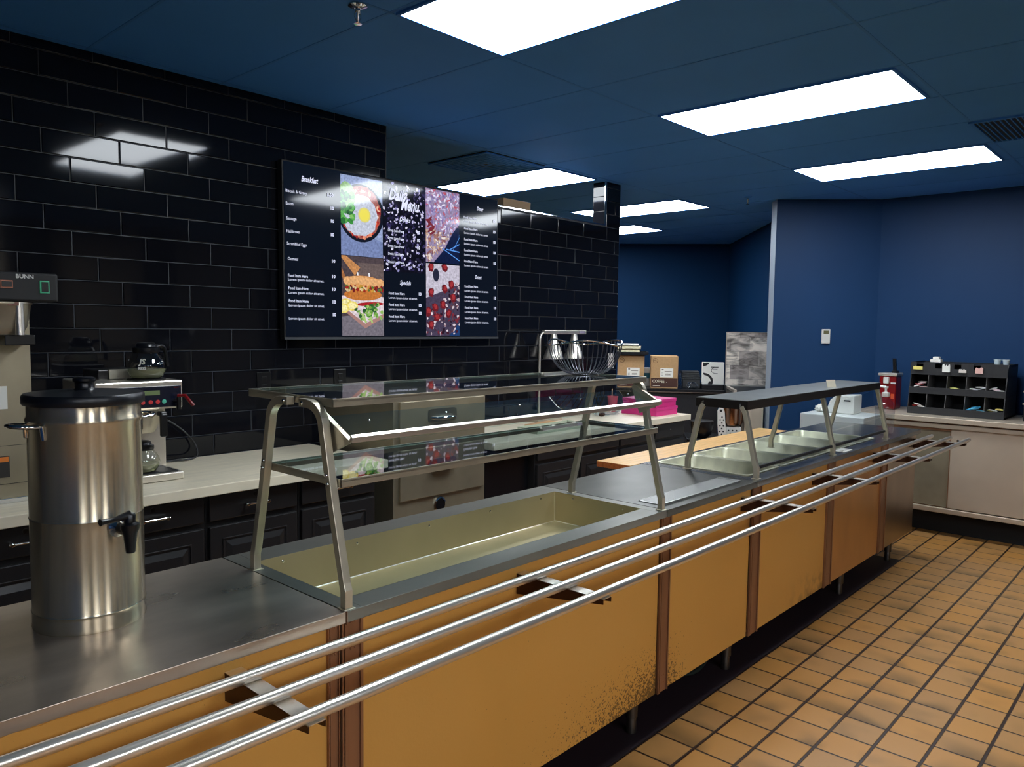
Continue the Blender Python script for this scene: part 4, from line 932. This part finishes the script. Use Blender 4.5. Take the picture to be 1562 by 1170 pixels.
# ------------------------------------------------------------------ alcove counter and its things
ux = Vector((.565, -.825, 0)).normalized(); uy = Vector((.825, .565, 0)).normalized()      # along the counter front, and away from the room
O = Vector((6.92, 4.60, 0))
MA = Matrix(((ux.x, uy.x, 0, O.x), (ux.y, uy.y, 0, O.y), (0, 0, 1, 0), (0, 0, 0, 1)))
def AL(u, v=0): return (u, v)
ac = thing('alcove_counter', tuple(O), 'dark counter in the alcove carrying the cardboard coffee boxes', 'counter')
MB(MA).box(-.9, .97, -.06, .60, .862, .900).build('worktop', black_plastic, ac, bevel=.003)
MB(MA).box(-.88, .90, -.03, .58, 0, .862).build('body', mat('alcove cabinet black', (12, 13, 20), .6), ac)
MB(MA).box(-.9, .97, -.062, -.0605, .864, .872).build('edge_trim', mat('brown edge strip', (90, 76, 66), .5), ac)
def carton(u0, label, printed=True, w=.285, h=.345, d=.27):
    t = thing('coffee_carton', tuple(MA @ Vector((u0+w/2, .12, .9))), label, 'cardboard box', 'cardboard coffee cartons')
    b_ = MB(MA).box(u0, u0+w, 0, d, .9005, .9+h).build('carton', card, t, bevel=.004)
    mb = MB(MA); mb.box(u0+.004, u0+w-.004, -.0012, -.0004, .915, .915+.095); mb.build('brown_band', brown_print, b_)
    if printed:
        mb = MB(MA.copy()); text_mesh(mb, 'COFFEE', (u0+.02, -.002, .978), (1, 0, 0), (0, 0, 1), .046, 'l', 0, .02, .125); mb.box(u0+.165, u0+.173, -.002, -.0014, .965, .972); mb.box(u0+.025, u0+.10, -.002, -.0014, .925, .930)
        mb.build('coffee_lettering', beige, b_)
    mb = MB(MA); mb.box(u0+.10, u0+.235, -.0012, -.0004, 1.02, 1.115); lb = mb.build('shipping_label', paper, b_)
    mb = MB(MA); mb.box(u0+.115, u0+.135, -.0018, -.0012, 1.095, 1.105); mb.box(u0+.145, u0+.22, -.0018, -.0012, 1.080, 1.085)
    for k in range(9): mb.box(u0+.155+k*.006, u0+.158+k*.006, -.0018, -.0012, 1.040, 1.060)
    for k in range(3): mb.box(u0+.112, u0+.132, -.0018, -.0012, 1.04+k*.012, 1.043+k*.012)
    mb.build('label_print', MATS['dark ink'], lb)
    mb = MB(MA); mb.tube([(u0+.047+.025*math.cos(R(a)), -.001, 1.195+.025*math.sin(R(a))) for a in range(0, 360, 15)], .002, 5, True); mb.tube([(u0+.03, -.001, 1.200), (u0+.047, -.001, 1.203), (u0+.064, -.001, 1.188)], .002, 5); mb.build('round_logo', ink, b_)
carton(-.155, 'left coffee carton with a black tray and towels on top', True)
carton(.198, 'right coffee carton with open view of its COFFEE band', True)
t = thing('black_tray', tuple(MA @ Vector((0, .13, 1.248))), 'black serving tray lying on the left coffee carton', 'tray')
mb = MB(MA); mb.box(-.30, .145, -.02, .27, 1.2475, 1.255); mb.build('tray_base', black_plastic, t)
mb = MB(MA)
for a, b_, c, d in ((-.32, .17, -.04, -.025), (-.32, .17, .275, .29), (.150, .17, -.025, .275), (-.32, -.305, -.025, .275)): mb.box(a, b_, c, d, 1.256, 1.285)
mb.build('tray_rim', black_plastic, t)
def towels():
    m = mat('cream towel', (214, 204, 172), .9, bump=(200, .5, (1, 1, 1)), noise=(20, .12, (1, 1, 1)))
    for k, (u0, u1, z0, z1, lb) in enumerate(((-.28, .075, 1.256, 1.306, 'lower folded cream towel on the black tray'), (-.26, .085, 1.307, 1.345, 'middle folded cream towel in the stack on the tray'), (-.20, .06, 1.346, 1.372, 'top white folded cloth of the stack on the tray'))):
        rn = random.Random(k)
        mb = MB(MA)
        def P(a, b_, u0=u0, u1=u1, z0=z0, z1=z1):
            an = 2*math.pi*a; cy_, sy_ = math.cos(an), math.sin(an)
            s_ = lambda v: math.copysign(abs(v)**.45, v)
            return (u0+(u1-u0)*b_ + .006*math.sin(9*an), .11+.105*s_(cy_)+.006*math.sin(7*b_+k), (z0+z1)/2+(z1-z0)/2*s_(sy_)*(1-.06*abs(math.sin(12*b_+an*2))))
        mb.grid(P, 28, 20); n0 = 29
        mb.f.append([i for i in range(28)]); mb.mi.append(0); mb.sm.append(False); mb.f.append([20*29+i for i in range(28)][::-1]); mb.mi.append(0); mb.sm.append(False)
        tag(mb.build('folded_towel', m if k < 2 else white_pl), lb, 'towel', 'folded towels on the tray')
towels()
t = thing('packet_box', tuple(MA @ Vector((.165, .3, .9))), 'white and teal packet standing between the two coffee cartons', 'packet')
MB(MA).box(.10, .20, .30, .40, .9005, 1.10).build('pack_body', white_pl, t); MB(MA).box(.10, .20, .2985, .2995, .985, 1.045).build('teal_band', mat('teal print', (40, 110, 130), .5), t)
t = thing('takeout_tray_stack', tuple(MA @ Vector((.66, .15, .9))), 'stack of dark plastic trays right of the coffee cartons', 'tray stack')
for k in range(5): MB(MA).box(.535, .735-.004*k, .125, .32, .995+k*.018, 1.009+k*.018).build('tray', mat('charcoal plastic', (44, 46, 48), .4) if 'charcoal plastic' not in MATS else MATS['charcoal plastic'], t, bevel=.004)
MB(MA).box(.545, .73, .13, .31, .9005, .995).build('lower_container', MATS['charcoal plastic'], t, bevel=.004)
c_ = MA @ Vector((.640, .035, .9005)); crumple('plastic_bag', tuple(c_), .065, .05, .07, clear_pl, 'clear crinkled plastic bag in front of the dark tray stack', 'plastic bag', 8)
t = thing('clear_bottle', tuple(MA @ Vector((.505, .03, .9))), 'narrow clear bottle beside the right coffee carton', 'bottle')
c_ = MA @ Vector((.508, .03, .9005)); MB().lathe([(.02, 0), (.022, .005), (.022, .12), (.010, .15), (.010, .17)], c_, 18).build('bottle_body', clear_pl, t); MB().lathe([(.012, .17), (.012, .185)], c_, 14).build('bottle_cap', black_plastic, t)
# carton of gloves on a black block
t = thing('black_case', tuple(MA @ Vector((.83, .15, .9))), 'flat black case under the white printed box', 'case'); MB(MA).box(.738, .965, .02, .26, .9005, .9495).build('case_body', black_plastic, t, bevel=.006); MB(MA).box(.742, .76, .01, .02, .905, .945).build('case_lip', black_plastic, t)
t = thing('glove_box', tuple(MA @ Vector((.86, .1, .95))), 'white printed box with a black swoosh beside the stone pattern board', 'box')
gb = MB(MA).box(.742, .965, .05, .13, .951, 1.185).build('box_body', paper, t, bevel=.002)
mb = MB(MA); mb.prism([(.744, 1.183), (.815, 1.183), (.80, 1.163), (.775, 1.148), (.744, 1.140)], 'y', .0485, .0495); mb.prism([(.744, 1.075)]+[(.744+.11*math.sin(R(a)), .985+.09*math.cos(R(a))) for a in range(10, 141, 10)]+[(.80, .94+.02), (.815, .985)]+[(.744+.085*math.sin(R(a)), .985+.066*math.cos(R(a))) for a in range(90, 4, -10)], 'y', .0485, .0495)
mb.prism([(.885+.055*math.cos(R(a)), 1.10+.035*math.sin(R(a))) for a in range(120, 300, 15)]+[(.885+.050*math.cos(R(a)), 1.10+.030*math.sin(R(a))) for a in range(285, 119, -15)], 'y', .0485, .0495)
mb.box(.83, .905, .0485, .0495, 1.130, 1.139); mb.box(.845, .895, .0485, .0495, 1.112, 1.116); mb.build('printed_design', ink_black, gb)
# stone-pattern board standing behind a steel sink bench
def stone_mat():
    m = mat('banded stone print', (150, 145, 140), .35); nt = m.node_tree; b = nt.nodes['Principled BSDF']; N = nt.nodes.new; L = nt.links.new
    tc = N('ShaderNodeTexCoord'); mp = N('ShaderNodeMapping'); mp.inputs['Rotation'].default_value = (0, 0, math.atan2(ux.y, ux.x)*-1); L(tc.outputs['Object'], mp.inputs[0])
    sp = N('ShaderNodeSeparateXYZ'); L(mp.outputs[0], sp.inputs[0]); cb = N('ShaderNodeCombineXYZ'); L(sp.outputs[0], cb.inputs[0]); L(sp.outputs[2], cb.inputs[1])
    br = N('ShaderNodeTexBrick'); br.inputs['Scale'].default_value = 1; br.inputs['Brick Width'].default_value = .19; br.inputs['Row Height'].default_value = .145; br.inputs['Mortar Size'].default_value = .001
    br.inputs['Color1'].default_value = lin((246, 236, 222)); br.inputs['Color2'].default_value = lin((168, 158, 152)); br.inputs['Mortar'].default_value = lin((90, 88, 86)); L(cb.outputs[0], br.inputs['Vector'])
    nz = N('ShaderNodeTexNoise'); nz.inputs['Scale'].default_value = 5.5; nz.inputs['Detail'].default_value = 7; nz.inputs['Distortion'].default_value = 1.2
    m2 = N('ShaderNodeMapping'); m2.inputs['Scale'].default_value = (1, 2.3, 1); L(cb.outputs[0], m2.inputs[0]); L(m2.outputs[0], nz.inputs['Vector'])
    mr = N('ShaderNodeMapRange'); mr.inputs['From Min'].default_value = .36; mr.inputs['From Max'].default_value = .6; mr.inputs['To Min'].default_value = .25; mr.inputs['To Max'].default_value = 1.15; L(nz.outputs['Fac'], mr.inputs[0])
    v = N('ShaderNodeVectorMath'); v.operation = 'SCALE'; L(br.outputs['Color'], v.inputs[0]); L(mr.outputs[0], v.inputs['Scale']); L(v.outputs[0], b.inputs['Base Color'])
    return m
stone = stone_mat()
t = thing('stone_pattern_board', tuple(MA @ Vector((1.2, .2, .9))), 'upright board with a grey banded stone pattern in the alcove', 'board')
MB(MA).box(.985, 1.46, .05, .075, .952, 1.506).build('board', stone, t)
mb = MB(MA); mb.box(.979, .985, .048, .077, .952, 1.511); mb.box(.979, 1.46, .048, .077, 1.506, 1.511); mb.build('metal_frame', steel_post, t)
mb = MB(MA); mb.tube([(1.425, .05, 1.235), (1.425, .02, 1.225), (1.41, .015, 1.205)], .007, 8); mb.build('latch', chrome, t)
t = thing('steel_bench', tuple(MA @ Vector((1.2, 0, 0))), 'steel sided bench below the stone pattern board', 'bench')
MB(MA).box(.975, 1.47, -.10, .30, .86, .951).build('bench_top', steel_shelf, t, bevel=.003); MB(MA).box(.985, 1.46, -.06, .28, 0, .86).build('bench_body', MATS['alcove cabinet black'], t)
MB(MA).box(.975, 1.005, -.62, -.10, .925, .950).build('side_rail', steel_rail, t)
for v_ in (-.60,): MB(MA).box(.98, 1.0, v_, v_+.02, 0, .925).build('leg', steel_post, t)
# low dark table with pots nearer the steam table
O2 = Vector((6.30, 3.44, 0)); ML = Matrix(((ux.x, uy.x, 0, O2.x), (ux.y, uy.y, 0, O2.y), (0, 0, 1, 0), (0, 0, 0, 1)))
t = thing('low_table', tuple(O2), 'low dark table in front of the alcove holding steel pots', 'table')
MB(ML).box(-.12, .555, -.12, .30, .525, .55).build('table_top', black_plastic, t, bevel=.004)
for a in (-.10, .52):
    for b_ in (-.08, .26): MB(ML).box(a, a+.025, b_, b_+.025, 0, .525).build('leg', black_matte, t)
c_ = ML @ Vector((.02, 0, .551)); MB().lathe([(.05, 0), (.085, .03), (.100, .10), (.105, .15), (.100, .155), (.001, .16)], c_, 32).build('black_bowl', black_plastic)
tag(bpy.data.objects['black_bowl'], 'shiny black bowl on the low dark table left of the spotted cloth', 'bowl')
spot_w = mat('white cloth', (215, 212, 205), .8)
def spotted(name, u0, u1, z0, z1, label, cat, hole=False):
    t = thing(name, tuple(ML @ Vector(((u0+u1)/2, 0, z0))), label, cat, None)
    mb = MB(ML)
    if hole: mb.prism([(u0+.015, z0), (u1+.025, z0), (u1+.01, (z0+z1)/2), (u1, z1-.03), (u1-.015, z1), (u0+.012, z1), (u0, z1-.03), (u0+.004, (z0+z1)/2)], 'y', -.105, -.065)
    else: mb.box(u0, u1, -.02, .12, z0, z1)
    b_ = mb.build('cloth_body', spot_w, t, bevel=.004)
    mb = MB(ML); rn = random.Random(2); yf = -.1065 if hole else -.0215
    zz = z0+.02; k = 0
    while zz < z1-(.06 if hole else .01):
        for uu in (u0+.022, u0+.052) if hole else [u0+.02+.035*q for q in range(int((u1-u0)/.035))]:
            uu += (.016 if k % 2 else 0)
            if uu < u1-.004: mb.lathe([(.0075, 0), (.0075, .001)], (uu, yf, zz), 8, (0, -1, 0))
        zz += .026; k += 1
    if hole: mb.lathe([(.012, 0), (.012, .001)], ((u0+u1)/2-.003, yf, z1-.025), 12, (0, -1, 0))
    mb.build('spots', ink_black, b_)
spotted('oven_mitt', .145, .205, .551, .835, 'upright white cloth mitt with black spots left of the steel pot', 'mitt', True)
spotted('spotted_box', .235, .365, .551, .655, 'low white box with black spots under the steel pot', 'box')
t = thing('stock_pot', tuple(ML @ Vector((.29, .05, .656))), 'round steel pot on the spotted box behind the far guard', 'pot')
c_ = ML @ Vector((.29, .05, .656)); MB().lathe([(.05, 0), (.085, .012), (.098, .04), (.100, .19), (.104, .194), (.100, .197), (.001, .197)], c_, 40).build('pot_body', mat('warm pot steel', (175, 140, 120), .18, 1), t)
MB().lathe([(.012, .197), (.01, .215), (.016, .22), (.001, .223)], c_, 16).build('pot_knob', black_plastic, t)
t = thing('steel_container', tuple(ML @ Vector((.49, .05, .551))), 'square steel container right of the round pot behind the far guard', 'container')
MB(ML).box(.395, .55, 0, .18, .551, .862).build('container_body', steel_door, t, bevel=.006); mb = MB(ML); mb.box(.545, .555, -.004, .184, .551, .868); mb.build('container_rim', beige, t)

# ------------------------------------------------------------------ white cabinet with dispenser
t = thing('white_cabinet', (6.1, 2.1, 0), 'low white cabinet standing behind the far end of the steam table', 'cabinet')
MB().box(5.90, 6.32, 1.885, 2.36, .06, .897).build('cabinet_body', white_body, t, bevel=.005); MB().box(5.93, 6.29, 1.915, 2.33, 0, .06).build('plinth', black_matte, t)
t = thing('napkin_dispenser', (6.17, 2.15, .9), 'white box dispenser with a dark slot on the white cabinet', 'dispenser')
MB().prism([(2.02, .8975), (2.235, .8975), (2.20, 1.00), (2.16, 1.035), (2.02, 1.045)], 'x', 6.08, 6.26).build('dispenser_body', white_pl, t, bevel=.008); MB().box(6.077, 6.08, 2.045, 2.095, .995, 1.007).build('slot', ink_black, t)
crumple('napkin_pile', (6.14, 2.285, .8975), .05, .04, .055, paper, 'loose white napkins beside the white box dispenser', 'napkins', 11)
# pump bottle on the steam table end
t = thing('pump_bottle', (5.30, 1.565, CT), 'clear sanitizer bottle with a white pump on the steam table end', 'bottle')
mb = MB(); mb.lathe([(.048, 0), (.056, .004), (.058, .02), (.058, .125), (.060, .13), (.058, .14), (.060, .17), (.052, .205), (.030, .228), (.020, .238), (.020, .25)], (5.30, 1.565, CT+.001), 32); mb.build('bottle_body', clear_pl, t)
mb = MB(); mb.lathe([(.022, .246), (.024, .250), (.024, .272), (.012, .276), (.007, .278), (.007, .300), (.014, .302), (.014, .312)], (5.30, 1.565, CT), 20); mb.tube([(5.30, 1.565, CT+.308), (5.30, 1.612, CT+.312), (5.30, 1.622, CT+.302)], .007, 10); mb.build('pump', white_pl, t)

# ------------------------------------------------------------------ right hand steel cabinet and what stands on it
rc = thing('steel_sideboard', (6.72, .8, 0), 'long stainless sideboard with sliding doors against the right wall', 'cabinet')
Y0, Y1 = -.9, 2.14
mb = MB(); mb.box(6.365, 7.07, Y0, Y1, .872, .900); mb.box(6.36, 6.37, Y0, Y1, .862, .900); mb.build('worktop', steel_door, rc, bevel=.003)
MB().box(6.405, 7.07, Y0, Y1, .80, .872).build('upper_frame', steel_dark, rc)
mb = MB(); mb.box(6.385, 6.405, Y0, Y1, .818, .850); mb.build('door_track', steel_door, rc, bevel=.003)
mb = MB(); mb.box(6.44, 7.07, Y0, Y1, .20, .80); mb.build('carcass', steel_dark, rc)
MB().box(6.402, 6.412, .55, 1.42, .222, .822).build('sliding_door', steel_door, rc, bevel=.002, label='wide bright sliding door'); MB().box(6.424, 6.434, 1.40, Y1, .222, .822).build('sliding_door', steel_drawer, rc, bevel=.002, label='left sliding door set further back, its shade put into a darker steel'); MB().box(6.400, 6.414, 1.42, 1.426, .222, .822).build('door_edge', steel_dark, rc)  # left door takes a darker steel to carry its recess shade
MB().box(6.414, 6.424, Y0, .57, .222, .822).build('sliding_door', steel_door, rc, bevel=.002)
mb = MB(); mb.box(6.392, 6.43, Y0, Y1, .178, .215); mb.build('bottom_rail', steel_door, rc, bevel=.004)
MB().box(6.54, 7.07, Y0, Y1, 0, .178).build('kick_base', cab_dark, rc)
MB().lathe([(.010, 0), (.010, .006), (.008, .008)], (6.402, 1.372, .735), 16, (-1, 0, 0)).build('lock', chrome, rc)
# red condiment machine
t = thing('condiment_pump', (6.80, 1.96, .9), 'red and silver condiment dispenser with black spout by the wall corner', 'dispenser')
MB().box(6.70, 6.86, 1.905, 2.035, .9005, 1.175).build('red_body', red_pl, t, bevel=.012); MB().box(6.69, 6.87, 1.898, 2.042, 1.175, 1.198).build('top_cover', steel_rail, t, bevel=.006)
MB().box(6.672, 6.70, 1.955, 1.995, 1.115, 1.165).build('spout', white_pl, t, bevel=.004)
mb = MB(); mb.box(6.78, 6.84, 1.925, 1.965, 1.198, 1.215); mb.prism([(1.932, 1.215), (1.958, 1.215), (1.966, 1.315), (1.944, 1.315)], 'x', 6.79, 6.82); mb.build('lever', black_plastic, t)
mb = MB(); mb.box(6.697, 6.70, 1.905, 1.945, 1.112, 1.124); mb.build('pale_mark', white_pl, t); MB().box(6.698, 6.70, 1.915, 1.94, .99, 1.03).build('orange_label', mat('orange label', (190, 70, 30), .5), t)
# organizer
og = thing('condiment_organizer', (6.72, 1.44, .9), 'black three-tier condiment organizer on the right sideboard', 'organizer')
OY0, OY1 = 1.118, 1.772; org = mat('charcoal board', (36, 36, 38), .5, noise=(30, .15, (1, 1, 1))); org_in = mat('black board', (9, 9, 12), .6)
prof = [(6.548, .9012), (6.985, .9012), (6.985, 1.302), (6.635, 1.302), (6.60, 1.20), (6.552, .96)]
for y in (OY0, OY1-.006): MB().prism(prof, 'y', y, y+.006).build('side_panel', org_in if y > 1.5 else org, og)
mb = MB(); mb.box(6.70, 6.98, OY0, OY1, .9005, .905); mb.box(6.975, 6.985, OY0, OY1, .9012, 1.30); mb.box(6.56, 6.96, OY0, OY1, .9005, .915); mb.box(6.58, 6.96, OY0, OY1, 1.060, 1.068); mb.box(6.61, 6.96, OY0, OY1, 1.205, 1.212); mb.box(6.80, 6.81, OY0, OY1, .91, 1.21); mb.box(6.72, 6.98, OY0, OY1, 1.285, 1.292); mb.build('shelves', org_in, og)
for x, z0, z1 in ((6.546, .9005, .955), (6.568, 1.058, 1.108)): MB().box(x, x+.006, OY0, OY1, z0, z1).build('front_lip', org, og, bevel=.001)
mb = MB(); seg = (OY1-OY0)/5
pts = [(OY1, 1.205), (OY0, 1.205), (OY0, 1.302)]
for k in range(5):
    y = OY0+seg*(k+.5); w_ = .024; z = 1.302-(0.0 if k == 0 else .045)
    pts += [(y-w_, 1.302), (y-w_, z), (y+w_, z), (y+w_, 1.302)]
pts += [(OY1, 1.302)]
MB().prism(pts, 'x', 6.600, 6.606).build('notched_front', org, og)
for k in range(1, 5):
    y = OY0+seg*k; MB().prism([(6.556, .957), (6.80, .957), (6.80, 1.20), (6.598, 1.20), (6.575, 1.06)], 'y', y-.0015, y+.0015).build('divider', mat('grey divider', (90, 88, 86), .5) if 'grey divider' not in MATS else MATS['grey divider'], og)
def packets(tier, k, cols, n, name, label, zs=None, spread=1.0):
    """loose packets in one bin; k counts bins from the near (right) end"""
    x, z = {0: (6.60, .916), 1: (6.64, 1.069), 2: (6.66, 1.213)}[tier]; y = OY0+seg*(k+.5); rn = random.Random(tier*10+k)
    ms = [MATS.get('pk%s' % str(c)) or mat('pk%s' % str(c), c, .5) for c in cols]
    for i in range(n):
        hh = z+.006+i*(.0095 if zs is None else zs)
        M = Matrix.Translation((x+rn.uniform(-.01, .03), y+rn.uniform(-.035, .035)*spread, hh)) @ Matrix.Rotation(rn.uniform(-.8, .8), 4, 'Z') @ Matrix.Rotation(rn.uniform(-.35, .35), 4, 'X')
        mb = MB(M); mb.prism([(-.028, 0), (-.022, .003), (0, .005), (.022, .003), (.028, 0), (.022, -.003), (0, -.004), (-.022, -.003)], 'x', -.018, .018)
        tag(mb.build(name, ms[i % len(ms)]), label, 'packet', label)
W3 = (228, 225, 220)
packets(1, 4, [(225, 190, 190), (232, 225, 222), (200, 90, 90)], 8, 'sugar_packet', 'pink and white packets in the left bin of the middle tier', .010)
packets(1, 3, [(150, 150, 165)], 3, 'sugar_packet', 'grey packets low in the second bin of the middle tier', .007)
packets(1, 2, [(200, 200, 120), (120, 120, 70)], 5, 'sugar_packet', 'pale yellow packets in the centre bin of the middle tier', .008)
packets(1, 1, [W3, (200, 200, 205)], 7, 'sugar_packet', 'white packets in the fourth bin of the middle tier', .0085)
packets(1, 0, [W3, (225, 200, 205)], 7, 'sugar_packet', 'white and pink packets in the right bin of the middle tier', .0075)
packets(0, 4, [(190, 50, 40), (225, 215, 205)], 6, 'sauce_packet', 'red and white sauce packets in the left bin of the bottom tier', .010)
packets(0, 1, [(70, 165, 205), (110, 190, 215)], 7, 'sauce_packet', 'light blue packets in the fourth bin of the bottom tier', .009)
packets(0, 0, [(225, 205, 110), (220, 220, 210)], 7, 'sauce_packet', 'yellow packets in the right bin of the bottom tier', .008)
def topitem(name, y, z0, z1, w, m, label, x=6.592, m2=None):
    mb = MB(); rn = random.Random(int(y*1e3)); n = 10
    P = [(y-w/2, z0), (y+w/2, z0)]+[(y+w/2-w*i/n, z1-rn.uniform(0, .35)*(z1-z0)) for i in range(n+1)]
    mb.prism(P, 'x', x-.008, x+.006); return tag(mb.build(name, m), label, 'packet')
topitem('tea_packet', 1.718, 1.243, 1.272, .066, mat('yellow packet', (230, 214, 120), .5), 'yellow packets showing in the left notch of the organizer')
topitem('tea_packet', 1.520, 1.232, 1.295, .052, paper, 'white paper packets standing in the second notch of the organizer')
topitem('tea_packet', 1.408, 1.232, 1.260, .05, mat('white brown packet', (215, 205, 195), .5), 'white and black packet in the middle notch of the organizer')
topitem('tea_packet', 1.298, 1.232, 1.280, .05, mat('pink packet', (225, 180, 170), .5), 'pink packet in the fourth notch of the organizer')
def cupstack(y, z, label, r_=.024, h=.035, m=white_pl):
    t = MB(); t.lathe([(r_*.75, 0), (r_, h), (r_*1.06, h), (r_*1.06, h+.003), (r_*.9, h+.003), (r_*.7, .003)], (6.66, y, z), 20); return tag(t.build('portion_cup', m), label, 'cup', None)
tag(MB().box(6.63, 6.70, 1.572, 1.646, 1.3025, 1.325).build('napkin_stack', paper, bevel=.004), 'white napkin stack on the top left of the organizer', 'napkins'); tag(MB().box(6.635, 6.695, 1.585, 1.628, 1.3255, 1.346).build('creamer_box', paper, bevel=.004), 'small white block on the napkin stack of the organizer', 'box')
cupstack(1.198, 1.302, 'left of two pale portion cups on top of the organizer', m=mat('pale cup', (190, 205, 210), .4)); cupstack(1.142, 1.302, 'right of two pale portion cups on top of the organizer', m=MATS['pale cup'])
t = thing('wire_rack', (6.75, .8, .9), 'black rack with two shelves cut by the right edge', 'rack')
for z in (.93, 1.02, 1.11, 1.25): MB().box(6.60, 6.95, .60, 1.015, z, z+.008).build('shelf', black_plastic if z not in (1.02, 1.11) else steel_post, t)
mb = MB()
for x in (6.61, 6.93):
    for y in (.61, 1.0): mb.tube([(x, y, .901), (x, y, 1.33)], .008, 8)
mb.build('posts', black_matte, t); MB().box(6.70, 6.94, .62, .99, .94, 1.32).build('back_panel', black_matte, t)
# dark hose coiled under the counter
mb = MB(); P = []
for k in range(80):
    a = k*.32; r_ = .11+.012*math.sin(k*.7); P.append((3.05+r_*math.cos(a)*1.3, 1.72+r_*math.sin(a), .012+.0010*k+.004*math.sin(k*1.3)))
mb.tube(P, .009, 8); tag(mb.build('coiled_hose', mat('dark green hose', (22, 34, 30), .45)), 'dark coiled hose on the floor under the counter', 'hose')

# ------------------------------------------------------------------ world, camera, view
w = bpy.data.worlds.new('world'); scene.world = w; w.use_nodes = True
w.node_tree.nodes['Background'].inputs[0].default_value = (.05, .06, .08, 1); w.node_tree.nodes['Background'].inputs[1].default_value = .0
cam = bpy.data.cameras.new('camera'); co = bpy.data.objects.new('camera', cam); COL.objects.link(co)
yaw, pitch, roll = R(42.5), R(4.258), R(.73)
f_ = Vector((math.cos(yaw)*math.cos(pitch), math.sin(yaw)*math.cos(pitch), -math.sin(pitch)))
r_ = Vector((math.sin(yaw), -math.cos(yaw), 0)); u_ = r_.cross(f_)
r2 = r_*math.cos(roll)+u_*math.sin(roll); u2 = -r_*math.sin(roll)+u_*math.cos(roll)
Mx = Matrix((r2, u2, -f_)).transposed().to_4x4(); Mx.translation = (0, 0, 1.54)
co.matrix_world = Mx
cam.sensor_fit = 'HORIZONTAL'; cam.sensor_width = 36; cam.lens = 36*1170.6/1562; cam.clip_start = .05
scene.camera = co
scene.view_settings.view_transform = 'Standard'; scene.view_settings.look = 'None'; scene.view_settings.gamma = 1; scene.view_settings.use_curve_mapping = False
scene.view_settings.exposure = 0.0
scene.cycles.use_denoising = True
scene.cycles.max_bounces = 8; scene.cycles.transparent_max_bounces = 16; scene.cycles.sample_clamp_indirect = 6
scene.cycles.caustics_reflective = False; scene.cycles.caustics_refractive = False
